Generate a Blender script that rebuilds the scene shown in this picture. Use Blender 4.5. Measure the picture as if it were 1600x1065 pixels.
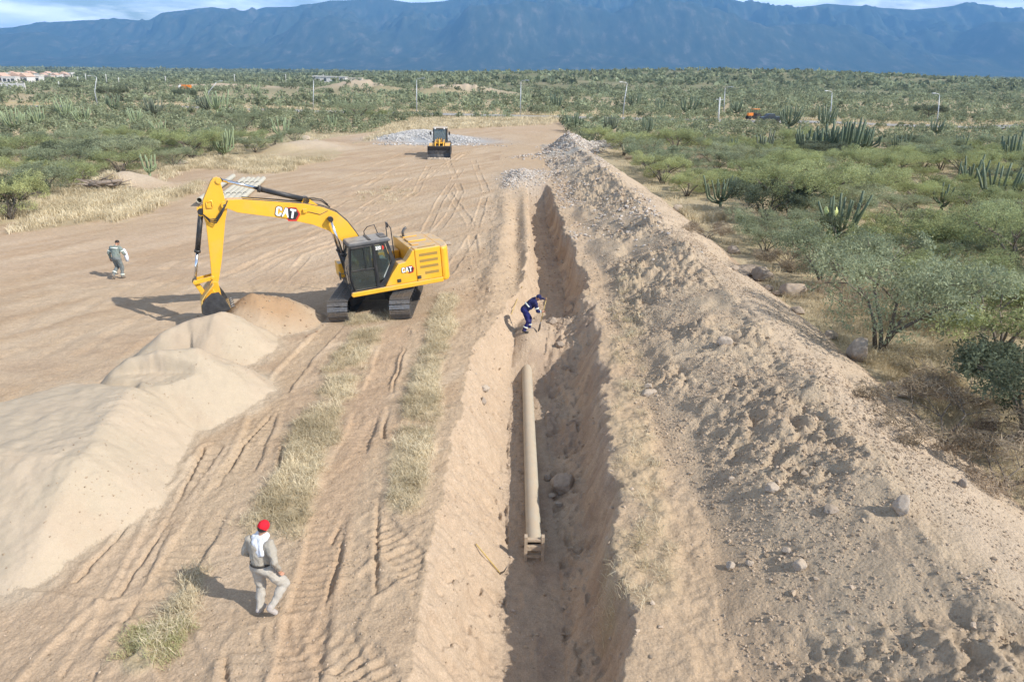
import bpy, bmesh, math, random
import numpy as np
from mathutils import Vector, Matrix, noise as mnoise
R = math.radians
random.seed(7)
rng = np.random.default_rng(7)
S = bpy.context.scene
for o in list(bpy.data.objects): bpy.data.objects.remove(o)
COL = S.collection

# ------------------------------------------------------------------ camera
CAM_H = 9.0; FPX = 1067.0; PITCH = math.atan((532.5 - 111) / FPX); ROLL = R(0.6)
cd = bpy.data.cameras.new('camera'); cam = bpy.data.objects.new('camera', cd); COL.objects.link(cam)
cd.sensor_width = 36; cd.lens = 36 * FPX / 1600; cd.clip_start = .3; cd.clip_end = 60000
fw = Vector((0, math.cos(PITCH), -math.sin(PITCH))); up0 = Vector((0, math.sin(PITCH), math.cos(PITCH))); rt0 = Vector((1, 0, 0))
rt = rt0 * math.cos(ROLL) + up0 * math.sin(ROLL); up = -rt0 * math.sin(ROLL) + up0 * math.cos(ROLL)
cam.matrix_world = Matrix.Translation((0, 0, CAM_H)) @ Matrix((rt, up, -fw)).transposed().to_4x4()
S.camera = cam
S.render.resolution_x = 1024; S.render.resolution_y = 681

# ------------------------------------------------------------------ sun, sky, exposure
SUN_EL = R(38.5); SUN_AZ = math.atan2(2.05, -.93)       # azimuth measured from +Y towards +X
sd = Vector((math.sin(SUN_AZ) * math.cos(SUN_EL), math.cos(SUN_AZ) * math.cos(SUN_EL), math.sin(SUN_EL)))
sl = bpy.data.lights.new('sun', 'SUN'); sl.energy = 4.9; sl.angle = R(.55); sl.color = (1, .95, .87)
so = bpy.data.objects.new('sun', sl); COL.objects.link(so); so.rotation_euler = sd.to_track_quat('Z', 'Y').to_euler()
w = bpy.data.worlds.new('World'); S.world = w; w.use_nodes = True
nt = w.node_tree; nt.nodes.clear(); N = nt.nodes.new; Lk = nt.links.new
out = N('ShaderNodeOutputWorld'); bg = N('ShaderNodeBackground'); sky = N('ShaderNodeTexSky')
sky.sky_type = 'NISHITA'; sky.sun_disc = False; sky.sun_elevation = SUN_EL; sky.sun_rotation = SUN_AZ
sky.altitude = 900; sky.air_density = 1.0; sky.dust_density = 1.2
tc = N('ShaderNodeTexCoord'); mp = N('ShaderNodeMapping'); mp.inputs['Scale'].default_value = (1, 1, 5.5)
n1 = N('ShaderNodeTexNoise'); n1.inputs['Scale'].default_value = 5.2; n1.inputs['Detail'].default_value = 9; n1.inputs['Roughness'].default_value = .58; n1.inputs['Distortion'].default_value = .35
cr = N('ShaderNodeValToRGB'); cr.color_ramp.elements[0].position = .34; cr.color_ramp.elements[1].position = .52
n2 = N('ShaderNodeTexNoise'); n2.inputs['Scale'].default_value = 7; n2.inputs['Detail'].default_value = 7
cr2 = N('ShaderNodeValToRGB'); cr2.color_ramp.elements[0].position = .35; cr2.color_ramp.elements[1].position = .7
cr2.color_ramp.elements[0].color = (7, 9.5, 13, 1); cr2.color_ramp.elements[1].color = (22, 23, 24, 1)
mx = N('ShaderNodeMixRGB')
Lk(tc.outputs['Generated'], mp.inputs[0]); Lk(mp.outputs[0], n1.inputs['Vector']); Lk(mp.outputs[0], n2.inputs['Vector'])
Lk(n1.outputs[0], cr.inputs[0]); Lk(n2.outputs[0], cr2.inputs[0])
sxz = N('ShaderNodeSeparateXYZ'); Lk(tc.outputs['Generated'], sxz.inputs[0]); fz = N('ShaderNodeMapRange'); fz.inputs['From Min'].default_value = .1; fz.inputs['From Max'].default_value = .24; fz.inputs['To Min'].default_value = 1; fz.inputs['To Max'].default_value = 0; Lk(sxz.outputs['Z'], fz.inputs['Value'])
cm = N('ShaderNodeMath'); cm.operation = 'MULTIPLY'; Lk(cr.outputs[0], cm.inputs[0]); Lk(fz.outputs[0], cm.inputs[1])
Lk(cm.outputs[0], mx.inputs[0]); Lk(sky.outputs[0], mx.inputs[1]); Lk(cr2.outputs[0], mx.inputs[2])
n3 = N('ShaderNodeTexNoise'); n3.inputs['Scale'].default_value = 2.2; n3.inputs['Detail'].default_value = 6; Lk(tc.outputs['Generated'], n3.inputs['Vector'])
r3 = N('ShaderNodeMapRange'); r3.inputs['From Min'].default_value = .35; r3.inputs['From Max'].default_value = .65; r3.inputs['To Min'].default_value = .25; r3.inputs['To Max'].default_value = .75; Lk(n3.outputs[0], r3.inputs['Value'])
hi = N('ShaderNodeMapRange'); hi.inputs['From Min'].default_value = .12; hi.inputs['From Max'].default_value = .3; Lk(sxz.outputs['Z'], hi.inputs['Value']); hm = N('ShaderNodeMath'); hm.operation = 'MULTIPLY'; Lk(hi.outputs[0], hm.inputs[0]); Lk(r3.outputs[0], hm.inputs[1])
m3 = N('ShaderNodeMixRGB'); m3.inputs[2].default_value = (4.6, 4.5, 4.3, 1); Lk(hm.outputs[0], m3.inputs[0]); Lk(mx.outputs[0], m3.inputs[1]); mx = m3
Lk(mx.outputs[0], bg.inputs[0]); bg.inputs[1].default_value = .12; Lk(bg.outputs[0], out.inputs[0])
S.view_settings.view_transform = 'Standard'; S.view_settings.look = 'None'; S.view_settings.gamma = 1
S.view_settings.exposure = .48
S.render.engine = 'CYCLES'; S.cycles.volume_bounces = 0; S.cycles.max_bounces = 6

# ------------------------------------------------------------------ helpers
def tag(o, label=None, cat=None, group=None, kind=None):
    if label: o['label'] = label
    if cat: o['category'] = cat
    if group: o['group'] = group
    if kind: o['kind'] = kind
    return o
def empty(name, loc=(0, 0, 0), rot=(0, 0, 0), parent=None):
    o = bpy.data.objects.new(name, None); COL.objects.link(o); o.location = loc; o.rotation_euler = rot; o.empty_display_size = .2
    if parent: o.parent = parent
    return o
def link_mesh(name, me, m=None, parent=None):
    o = bpy.data.objects.new(name, me); COL.objects.link(o)
    if m is not None: me.materials.append(m)
    if parent: o.parent = parent
    return o
def np_mesh(name, V, F, smooth=False):
    """V (n,3), F (m,k) all faces the same size"""
    me = bpy.data.meshes.new(name); V = np.asarray(V, np.float32); F = np.asarray(F, np.int32); k = F.shape[1]
    me.vertices.add(len(V)); me.vertices.foreach_set('co', V.ravel())
    me.loops.add(F.size); me.loops.foreach_set('vertex_index', F.ravel())
    me.polygons.add(len(F)); me.polygons.foreach_set('loop_start', np.arange(0, F.size, k, dtype=np.int32))
    me.polygons.foreach_set('use_smooth', np.full(len(F), smooth))
    me.update(calc_edges=True); return me
def set_col(me, C):
    a = me.color_attributes.new('Col', 'FLOAT_COLOR', 'POINT'); C4 = np.ones((len(C), 4), np.float32); C4[:, :3] = C
    a.data.foreach_set('color', C4.ravel())

class MB:
    def __init__(s): s.v = []; s.f = []; s.sm = []
    def add(s, vs, fs, smooth=False):
        n = len(s.v); s.v += [tuple(v) for v in vs]; s.f += [tuple(i + n for i in f) for f in fs]; s.sm += [smooth] * len(fs)
        return s
    def box(s, c, d, rot=None):
        x, y, z = d[0] / 2, d[1] / 2, d[2] / 2
        vs = [Vector((a * x, b * y, e * z)) for a in (-1, 1) for b in (-1, 1) for e in (-1, 1)]
        if rot is not None:
            M = rot if isinstance(rot, Matrix) else Matrix.Rotation(rot[2], 3, 'Z') @ Matrix.Rotation(rot[1], 3, 'Y') @ Matrix.Rotation(rot[0], 3, 'X')
            vs = [M @ v for v in vs]
        c = Vector(c)
        return s.add([v + c for v in vs], [(0, 1, 3, 2), (4, 6, 7, 5), (0, 4, 5, 1), (2, 3, 7, 6), (0, 2, 6, 4), (1, 5, 7, 3)])
    def bar(s, a, b, w, h=None, upv=(0, 0, 1)):
        h = h or w; a = Vector(a); b = Vector(b); d = (b - a); L = d.length; d.normalize()
        u = Vector(upv)
        if abs(d.dot(u)) > .98: u = Vector((1, 0, 0))
        x = d.cross(u).normalized(); z = x.cross(d)
        return s.box((a + b) / 2, (w, L, h), Matrix((x, d, z)).transposed())
    def cyl(s, a, b, r, r2=None, n=14, cap=True):
        r2 = r if r2 is None else r2
        a = Vector(a); b = Vector(b); d = (b - a).normalized(); u = Vector((0, 0, 1)) if abs(d.z) < .9 else Vector((1, 0, 0))
        x = d.cross(u).normalized(); y = d.cross(x)
        vs = []
        for i in range(n):
            t = 2 * math.pi * i / n; e = x * math.cos(t) + y * math.sin(t); vs += [a + e * r, b + e * r2]
        fs = [(2 * i, 2 * ((i + 1) % n), 2 * ((i + 1) % n) + 1, 2 * i + 1) for i in range(n)]
        s.add(vs, fs, True)
        if cap: s.add([vs[2 * i] for i in range(n)], [tuple(range(n))]); s.add([vs[2 * i + 1] for i in range(n)], [tuple(range(n))][::-1])
        return s
    def tube(s, pts, r, n=8, radii=None):
        pts = [Vector(p) for p in pts]; rings = []; prev = None
        for i, p in enumerate(pts):
            d = (pts[min(i + 1, len(pts) - 1)] - pts[max(i - 1, 0)]).normalized()
            if prev is None:
                u = Vector((0, 0, 1)) if abs(d.z) < .9 else Vector((1, 0, 0)); x = d.cross(u).normalized()
            else: x = (prev - d * prev.dot(d)).normalized()
            prev = x; y = d.cross(x); rr = radii[i] if radii else r
            rings.append([p + (x * math.cos(2 * math.pi * k / n) + y * math.sin(2 * math.pi * k / n)) * rr for k in range(n)])
        vs = [v for q in rings for v in q]; fs = []
        for i in range(len(pts) - 1):
            for k in range(n): fs.append((i * n + k, i * n + (k + 1) % n, (i + 1) * n + (k + 1) % n, (i + 1) * n + k))
        s.add(vs, fs, True); s.add(rings[0], [tuple(range(n))[::-1]]); s.add(rings[-1], [tuple(range(n))])
        return s
    def prism(s, prof, y0, y1, plane='xz', y0s=None):
        """profile of (a,b); extruded along the third axis"""
        n = len(prof)
        mk = {'xz': lambda a, b, t: (a, t, b), 'xy': lambda a, b, t: (a, b, t), 'yz': lambda a, b, t: (t, a, b)}[plane]
        vs = [mk(a, b, y0) for a, b in prof] + [mk(a, b, y1) for a, b in prof]
        return s.add(vs, [tuple(range(n)), tuple(range(2 * n - 1, n - 1, -1))] + [(i, i + n, (i + 1) % n + n, (i + 1) % n) for i in range(n)])
    def sphere(s, c, r, n=12, sc=(1, 1, 1)):
        vs = []; fs = []; c = Vector(c); m = n // 2
        for i in range(m + 1):
            ph = math.pi * i / m
            for k in range(n):
                t = 2 * math.pi * k / n; vs.append(c + Vector((math.sin(ph) * math.cos(t) * sc[0], math.sin(ph) * math.sin(t) * sc[1], math.cos(ph) * sc[2])) * r)
        for i in range(m):
            for k in range(n): fs.append((i * n + k, (i + 1) * n + k, (i + 1) * n + (k + 1) % n, i * n + (k + 1) % n))
        return s.add(vs, fs, True)
    def xform(s, M):
        s.v = [tuple(M @ Vector(v)) for v in s.v]; return s
    def mesh(s, name):
        me = bpy.data.meshes.new(name); me.from_pydata(s.v, [], s.f); me.polygons.foreach_set('use_smooth', s.sm); me.update()
        bm = bmesh.new(); bm.from_mesh(me); bmesh.ops.remove_doubles(bm, verts=bm.verts, dist=1e-5)
        bmesh.ops.recalc_face_normals(bm, faces=bm.faces); bm.to_mesh(me); bm.free(); return me
    def build(s, name, m=None, parent=None, bevel=0):
        o = link_mesh(name, s.mesh(name), m, parent)
        if bevel:
            b = o.modifiers.new('bevel', 'BEVEL'); b.width = bevel; b.segments = 2; b.limit_method = 'ANGLE'; b.angle_limit = R(40)
        return o

# ------------------------------------------------------------------ materials
def newmat(name):
    m = bpy.data.materials.new(name); m.use_nodes = True; return m, m.node_tree, m.node_tree.nodes['Principled BSDF']
def mat(name, col, rough=.7, metal=0, var=.15, vscale=6, bump=0, bscale=30, dust=0, dustcol=(.42, .32, .22), grime=0, spec=.5, coat=0):
    m, t, b = newmat(name); n = t.nodes.new; l = t.links.new
    tc = n('ShaderNodeTexCoord'); nz = n('ShaderNodeTexNoise'); nz.inputs['Scale'].default_value = vscale; nz.inputs['Detail'].default_value = 6; nz.inputs['Roughness'].default_value = .65
    l(tc.outputs['Object'], nz.inputs['Vector'])
    rp = n('ShaderNodeValToRGB'); rp.color_ramp.elements[0].position = .3; rp.color_ramp.elements[1].position = .7
    rp.color_ramp.elements[0].color = tuple(c * (1 - var) for c in col) + (1,); rp.color_ramp.elements[1].color = tuple(min(1, c * (1 + var)) for c in col) + (1,)
    l(nz.outputs[0], rp.inputs[0]); last = rp.outputs[0]
    if grime:
        g = n('ShaderNodeTexNoise'); g.inputs['Scale'].default_value = 2.3; g.inputs['Detail'].default_value = 9; l(tc.outputs['Object'], g.inputs['Vector'])
        gr = n('ShaderNodeValToRGB'); gr.color_ramp.elements[0].position = .52; gr.color_ramp.elements[1].position = .78; l(g.outputs[0], gr.inputs[0])
        gm = n('ShaderNodeMath'); gm.operation = 'MULTIPLY'; gm.inputs[1].default_value = grime; l(gr.outputs[0], gm.inputs[0])
        mm = n('ShaderNodeMixRGB'); mm.inputs[2].default_value = tuple(dustcol) + (1,); l(gm.outputs[0], mm.inputs[0]); l(last, mm.inputs[1]); last = mm.outputs[0]
    if dust:
        ge = n('ShaderNodeNewGeometry'); sx = n('ShaderNodeSeparateXYZ'); l(ge.outputs['Normal'], sx.inputs[0])
        mr = n('ShaderNodeMapRange'); mr.inputs['From Min'].default_value = .55; mr.inputs['From Max'].default_value = .95; l(sx.outputs['Z'], mr.inputs['Value'])
        dn = n('ShaderNodeTexNoise'); dn.inputs['Scale'].default_value = 3.2; dn.inputs['Detail'].default_value = 8; l(tc.outputs['Object'], dn.inputs['Vector'])
        dr = n('ShaderNodeMapRange'); dr.inputs['From Min'].default_value = .3; dr.inputs['From Max'].default_value = .6; dr.inputs['To Min'].default_value = .35; l(dn.outputs[0], dr.inputs['Value'])
        m1 = n('ShaderNodeMath'); m1.operation = 'MULTIPLY'; l(mr.outputs[0], m1.inputs[0]); l(dr.outputs[0], m1.inputs[1])
        m2 = n('ShaderNodeMath'); m2.operation = 'MULTIPLY'; m2.inputs[1].default_value = dust; l(m1.outputs[0], m2.inputs[0])
        mm = n('ShaderNodeMixRGB'); mm.inputs[2].default_value = tuple(dustcol) + (1,); l(m2.outputs[0], mm.inputs[0]); l(last, mm.inputs[1]); last = mm.outputs[0]
    l(last, b.inputs['Base Color']); b.inputs['Roughness'].default_value = rough; b.inputs['Metallic'].default_value = metal; b.inputs['Specular IOR Level'].default_value = spec
    if coat: b.inputs['Coat Weight'].default_value = coat; b.inputs['Coat Roughness'].default_value = .2
    if bump:
        bn = n('ShaderNodeTexNoise'); bn.inputs['Scale'].default_value = bscale; bn.inputs['Detail'].default_value = 5; l(tc.outputs['Object'], bn.inputs['Vector'])
        bp = n('ShaderNodeBump'); bp.inputs['Strength'].default_value = bump; bp.inputs['Distance'].default_value = .02; l(bn.outputs[0], bp.inputs['Height']); l(bp.outputs[0], b.inputs['Normal'])
    return m
M = {}
HAZE_D = 1.15 / 9000
M['yellow'] = mat('yellow_paint', (.80, .42, .025), .45, var=.06, vscale=2, dust=.9, grime=.32, coat=.25, dustcol=(.5, .38, .25))
M['yellow_arm'] = mat('yellow_paint_boom', (.80, .42, .025), .45, var=.05, vscale=1.5, dust=.6, grime=.2, coat=.25, dustcol=(.5, .38, .25))
M['black'] = mat('black_paint', (.02, .021, .023), .5, var=.3, dust=.75, grime=.25, dustcol=(.3, .25, .2))
M['rubber'] = mat('rubber', (.025, .024, .023), .8, var=.3, grime=.5, dust=.4, dustcol=(.3, .24, .18), bump=.3)
M['chrome'] = mat('chrome_rod', (.72, .73, .75), .18, 1, var=.05)
M['steel'] = mat('worn_steel', (.16, .155, .15), .45, .7, var=.35, vscale=9, grime=.35, dustcol=(.33, .27, .2), bump=.2)
M['tracksteel'] = mat('track_steel', (.23, .215, .2), .42, .65, var=.3, vscale=14, grime=.5, dust=.3, dustcol=(.36, .3, .23), bump=.3)
M['bucket'] = mat('bucket_steel', (.075, .075, .078), .5, .5, var=.4, vscale=5, grime=.5, dustcol=(.34, .28, .2), bump=.3)
M['white'] = mat('white_vinyl', (.85, .85, .84), .5, var=.03)
M['red'] = mat('red_vinyl', (.55, .03, .02), .5, var=.05)
M['grille'] = mat('grille_mesh', (.33, .21, .05), .7, var=.3, vscale=60)
M['seatgrey'] = mat('cab_interior', (.16, .17, .18), .8, var=.3)
M['interior'] = mat('cab_trim_light', (.42, .45, .42), .8, var=.25, vscale=4)
M['deck'] = mat('deck_dusty', (.2, .17, .14), .85, var=.3, grime=.5, dust=.6)
def glassmat(name, tint, alpha):
    m, t, b = newmat(name); n = t.nodes.new; l = t.links.new
    tr = n('ShaderNodeBsdfTransparent'); tr.inputs[0].default_value = tuple(tint) + (1,)
    gl = n('ShaderNodeBsdfGlossy'); gl.inputs['Roughness'].default_value = .04; gl.inputs[0].default_value = (.9, .95, 1, 1)
    df = n('ShaderNodeBsdfDiffuse'); df.inputs[0].default_value = (.3, .34, .33, 1)
    fr = n('ShaderNodeFresnel'); fr.inputs[0].default_value = 1.6
    a = n('ShaderNodeMixShader'); a.inputs[0].default_value = alpha; l(tr.outputs[0], a.inputs[1]); l(df.outputs[0], a.inputs[2])
    c = n('ShaderNodeMixShader'); l(fr.outputs[0], c.inputs[0]); l(a.outputs[0], c.inputs[1]); l(gl.outputs[0], c.inputs[2])
    l(c.outputs[0], t.nodes['Material Output'].inputs[0]); return m
M['glass'] = glassmat('cab_glass', (.5, .6, .58), .1)
M['glass2'] = glassmat('loader_glass', (.35, .5, .52), .35)

def vcolmat(name, rough=.95, bump1=.75, bump2=.5, fine=.16):
    m, t, b = newmat(name); n = t.nodes.new; l = t.links.new
    at = n('ShaderNodeAttribute'); at.attribute_name = 'Col'; ge = n('ShaderNodeNewGeometry')
    nz = n('ShaderNodeTexNoise'); nz.inputs['Scale'].default_value = 5; nz.inputs['Detail'].default_value = 10; nz.inputs['Roughness'].default_value = .7; l(ge.outputs['Position'], nz.inputs['Vector'])
    mr = n('ShaderNodeMapRange'); mr.inputs['From Min'].default_value = .25; mr.inputs['From Max'].default_value = .75; mr.inputs['To Min'].default_value = 1 - fine; mr.inputs['To Max'].default_value = 1 + fine; l(nz.outputs[0], mr.inputs['Value'])
    sp = n('ShaderNodeTexNoise'); sp.inputs['Scale'].default_value = 38; sp.inputs['Detail'].default_value = 4; l(ge.outputs['Position'], sp.inputs['Vector'])
    m2 = n('ShaderNodeMapRange'); m2.inputs['From Min'].default_value = .3; m2.inputs['From Max'].default_value = .7; m2.inputs['To Min'].default_value = 1 - fine; m2.inputs['To Max'].default_value = 1 + fine; l(sp.outputs[0], m2.inputs['Value'])
    mu = n('ShaderNodeMath'); mu.operation = 'MULTIPLY'; l(mr.outputs[0], mu.inputs[0]); l(m2.outputs[0], mu.inputs[1])
    vm = n('ShaderNodeVectorMath'); vm.operation = 'SCALE'; l(at.outputs['Color'], vm.inputs[0]); l(mu.outputs[0], vm.inputs['Scale'])
    l(vm.outputs[0], b.inputs['Base Color']); b.inputs['Roughness'].default_value = rough; b.inputs['Specular IOR Level'].default_value = .12
    h1 = n('ShaderNodeTexNoise'); h1.inputs['Scale'].default_value = 9; h1.inputs['Detail'].default_value = 9; h1.inputs['Roughness'].default_value = .75; l(ge.outputs['Position'], h1.inputs['Vector'])
    b1 = n('ShaderNodeBump'); b1.inputs['Strength'].default_value = bump1; b1.inputs['Distance'].default_value = .05; l(h1.outputs[0], b1.inputs['Height'])
    vo = n('ShaderNodeTexVoronoi'); vo.inputs['Scale'].default_value = 16; l(ge.outputs['Position'], vo.inputs['Vector'])
    b2 = n('ShaderNodeBump'); b2.inputs['Strength'].default_value = bump2; b2.inputs['Distance'].default_value = .02; b2.invert = True; l(vo.outputs['Distance'], b2.inputs['Height'])
    l(b1.outputs[0], b2.inputs['Normal']); l(b2.outputs[0], b.inputs['Normal']); return m
M['ground'] = vcolmat('dirt')

M['sand'] = vcolmat('sand', bump1=.2, bump2=.1, fine=.05)
M['bank'] = vcolmat('loose_spoil', bump1=.9, bump2=.8, fine=.1)
M['stone'] = vcolmat('stone', rough=.9, bump1=.6, bump2=.2, fine=.15)

# ------------------------------------------------------------------ noise
def vnoise(x, y, seed=0):
    xi = np.floor(x).astype(np.int64); yi = np.floor(y).astype(np.int64); xf = x - xi; yf = y - yi
    u = xf * xf * xf * (xf * (xf * 6 - 15) + 10); v = yf * yf * yf * (yf * (yf * 6 - 15) + 10)
    def h(a, b):
        n = (a * 374761393 + b * 668265263 + seed * 974634777) & 0xffffffff; n = ((n ^ (n >> 13)) * 1274126177) & 0xffffffff
        n = ((n ^ (n >> 15)) * 2246822519) & 0xffffffff
        return ((n ^ (n >> 16)) & 0xffff) / 32767.5 - 1
    return (h(xi, yi) * (1 - u) + h(xi + 1, yi) * u) * (1 - v) + (h(xi, yi + 1) * (1 - u) + h(xi + 1, yi + 1) * u) * v
def fbm(x, y, octv=4, seed=0, gain=.5):
    s = 0; a = 1; t = 0
    for i in range(octv): s = s + a * vnoise(x * 2 ** i + 17.3 * i, y * 2 ** i - 9.1 * i, seed + i); t += a; a *= gain
    return s / t
def sst(a, b, x): t = np.clip((x - a) / (b - a), 0, 1); return t * t * (3 - 2 * t)
def seg_dist(X, Y, poly):
    """distance to a polyline, position along it, interpolated third value"""
    D = np.full(X.shape, 1e9); Sg = np.zeros(X.shape); A = np.zeros(X.shape); Z = np.zeros(X.shape); s0 = 0
    for p, q in zip(poly[:-1], poly[1:]):
        dx, dy = q[0] - p[0], q[1] - p[1]; L = math.hypot(dx, dy) + 1e-9
        t = np.clip(((X - p[0]) * dx + (Y - p[1]) * dy) / L / L, 0, 1); ex = X - p[0] - t * dx; ey = Y - p[1] - t * dy
        d = np.hypot(ex, ey); m = d < D; D = np.where(m, d, D); A = np.where(m, s0 + t * L, A)
        Sg = np.where(m, np.sign(dx * ey - dy * ex), Sg)
        if len(p) > 2: Z = np.where(m, p[2] + t * (q[2] - p[2]), Z)
        s0 += L
    return D, Sg, A, Z
def G(px, py, z=0.):
    d = fw + rt * ((px - 800) / FPX) - up * ((py - 532.5) / FPX); t = (z - CAM_H) / d.z
    return (d.x * t, d.y * t)
def Gp(l, z=0.): return [G(a, b, z) for a, b in l]
def inpoly(X, Y, P):
    r = np.zeros(X.shape, bool); n = len(P)
    for i in range(n):
        x1, y1 = P[i][0], P[i][1]; x2, y2 = P[(i + 1) % n][0], P[(i + 1) % n][1]
        c = ((y1 > Y) != (y2 > Y)) & (X < (x2 - x1) * (Y - y1) / (y2 - y1 + 1e-12) + x1); r ^= c
    return r

# ------------------------------------------------------------------ terrain
CXY = [(-50, .5), (23, .57), (26, .75), (30, 1.75), (34, 2.05), (48, 1.9), (60, 1.8)]
def cxf(Y): return np.interp(Y, [a for a, b in CXY], [b for a, b in CXY])
HEAPS = [  # crest polyline (x, y, height), slope, roundness of the top
    ([G(400, 458, 1.15) + (1.15,), G(430, 463, .95) + (.95,)], .72, .35),
    ([G(345, 486, 1.35) + (1.3,), G(330, 492, 1.35) + (1.35,), G(295, 500, 1.2) + (1.2,), G(262, 520, .9) + (.95,)], .8, .12),
    ([G(300, 545, 1.5) + (1.5,), G(250, 547, 1.55) + (1.55,), G(215, 556, 1.4) + (1.4,)], .84, .2),
    ([G(285, 588, 1.0) + (1.05,), G(240, 592, 1.1) + (1.1,)], .8, .25),
]
PLAT = [G(111, 599, 1.25), G(200, 606, 1.25), G(122, 712, 1.25), G(-120, 695, 1.25), G(-100, 655, 1.25)]
def smax(a, b, k=.1):
    h = np.clip(.5 + .5 * (a - b) / k, 0, 1); return b * (1 - h) + a * h + k * h * (1 - h)
def sand_h(X, Y):
    wob = .16 * fbm(X * .9, Y * .9, 3, 5)
    h = np.full(X.shape, -1.)
    for poly, sl_, rd in HEAPS:
        D, _, _, Z = seg_dist(X + wob, Y + wob, poly)
        k = Z - sl_ * (np.sqrt(D * D + rd * rd) - rd); h = smax(h, k)
    P = PLAT + [PLAT[0]]; D, _, _, _ = seg_dist(X, Y, P); ins = inpoly(X, Y, PLAT)
    # the side facing the camera is longer and gentler
    k = np.where(ins, 1.25 + .02 * fbm(X * 3, Y * 3, 2, 8), 1.25 - .92 * (np.sqrt(D * D + .06) - .25))
    qx, qy = PLAT[2]; dx = np.clip((X - qx) / (D + .05), 0, 1); slp = .5 + .5 * sst(.0, .75, dx); slp = np.where(Y > qy, 1.0, slp)
    k = np.where(~ins, 1.25 - slp * (np.sqrt(D * D + .08) - .28), k)
    h = smax(h, k)
    # bite of the bucket into the second heap
    bx, by = G(238, 590, 1.1); bd = np.hypot((X - bx) / 1.5, (Y - by) / .7) + .12 * fbm(X * 2.5, Y * 2.5, 3, 90); bite = sst(1.1, .85, bd); h = np.where(h > .85, h * (1 - bite) + bite * np.minimum(h, .95 + .06 * np.clip(bd, 0, 1)), h)
    h = h + .013 * fbm(X * .8, Y * 4.5, 3, 87) * sst(.05, .4, h) * ~ins + .05 * fbm(X * 2.2, Y * 2.2, 4, 88, .6) * sst(-.5, .0, h) + .07 * fbm(X * 1.3, Y * 1.3, 3, 89) * sst(.6, .1, h)
    return h
def lane(pts, wd, depth, rib=0, per=.19, rim=.026): return dict(p=Gp(pts), w=wd, d=depth, rib=rib, per=per, rim=rim)
LANES = [lane([(626, 505), (603, 570), (578, 640), (545, 720), (520, 800), (498, 900), (480, 980), (455, 1100)], .42, .07, .022),
         lane([(525, 505), (470, 560), (425, 620), (395, 690), (345, 780), (270, 900), (200, 1000)], .42, .06, .018),
         lane([(590, 820), (640, 880), (690, 950), (730, 1010), (770, 1100)], .36, .035, .035, .21),
         lane([(690, 835), (650, 870), (560, 930), (520, 990), (540, 1080)], .38, .03, .02, .2),
         lane([(360, 1100), (400, 1010), (470, 990), (560, 1040), (600, 1100)], .42, .03, .04, .22),
         lane([(330, 700), (260, 800), (210, 900), (120, 1060)], .28, .05, .02, .3),
         lane([(700, 700), (690, 800), (700, 870)], .3, .02, .02, .18),
         lane([(0, 800), (60, 900), (220, 920), (300, 1065)], .35, .03, .0),
         lane([(60, 1065), (160, 960), (260, 930)], .3, .03, .0)]
for a in ([(318, 700), (296, 740), (277, 788), (232, 860), (187, 925)], [(252, 752), (222, 800), (170, 853), (117, 908)], [(597, 745), (590, 833), (591, 933)], [(536, 852), (522, 905), (505, 963)], [(366, 955), (356, 1010), (352, 1090)], [(440, 700), (432, 760), (418, 830)], [(640, 520), (612, 620), (598, 690)], [(672, 905), (706, 935), (712, 960)], [(430, 640), (380, 690), (340, 760)], [(560, 760), (540, 810), (520, 850)]):
    LANES.append(lane(a, .045, .07, 0, 1, .025))
for a in ([(0, 640), (120, 560), (260, 470), (420, 400), (560, 330), (640, 280)], [(0, 600), (110, 530), (240, 450), (400, 385), (520, 325), (600, 275)],
          [(0, 545), (140, 480), (300, 400), (420, 350), (560, 290)], [(0, 560), (160, 500), (300, 420), (440, 365), (560, 305)],
          [(0, 470), (60, 430), (90, 400), (200, 365), (420, 330), (560, 280)], [(0, 445), (50, 415), (110, 380), (240, 345), (480, 300)],
          [(60, 470), (50, 440), (90, 405), (210, 385), (330, 395)], [(400, 470), (380, 440), (440, 405), (540, 370)], [(350, 430), (420, 400), (500, 370), (600, 345)],
          [(700, 250), (720, 300), (700, 340), (650, 400)], [(670, 260), (650, 300), (600, 330), (560, 350)], [(640, 255), (560, 290), (500, 310)],
          [(740, 250), (760, 300), (740, 370), (700, 430)], [(700, 230), (760, 225), (850, 215)], [(620, 240), (560, 245), (500, 262)],
          [(720, 265), (690, 310), (660, 370)], [(600, 260), (480, 300), (380, 345), (200, 410), (90, 470), (0, 530)], [(640, 350), (600, 365), (570, 350), (610, 330)], [(0, 500), (70, 470), (130, 440), (260, 420), (300, 440)], [(20, 660), (150, 590), (240, 530)], [(0, 420), (80, 395), (180, 350), (300, 330)], [(120, 470), (150, 450), (250, 440), (340, 400), (420, 360)], [(500, 290), (560, 270), (640, 235)], [(430, 300), (520, 262), (600, 240), (660, 215)], [(700, 300), (735, 350), (745, 420)], [(600, 300), (660, 285), (720, 240), (790, 225)], [(440, 440), (480, 400), (530, 380)], [(90, 360), (60, 400), (20, 420)], [(730, 240), (690, 265), (600, 275), (520, 320)]):
    LANES.append(lane(a, .24, .03, .008, .35, .03))
GR = dict(
    left_strip=(Gp([(575, 520), (535, 590), (500, 660), (462, 740), (435, 830)]), .62),
    mid_strip=(Gp([(700, 470), (682, 540), (660, 620), (645, 700), (632, 780)]), .52),
    under=(Gp([(560, 500), (600, 495)]), .6),
    low=(Gp([(300, 905), (265, 985), (225, 1030)]), .3),
    right_strip=(Gp([(985, 440), (975, 500), (985, 600), (990, 700), (1005, 800), (1000, 920)]), .6))
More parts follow.
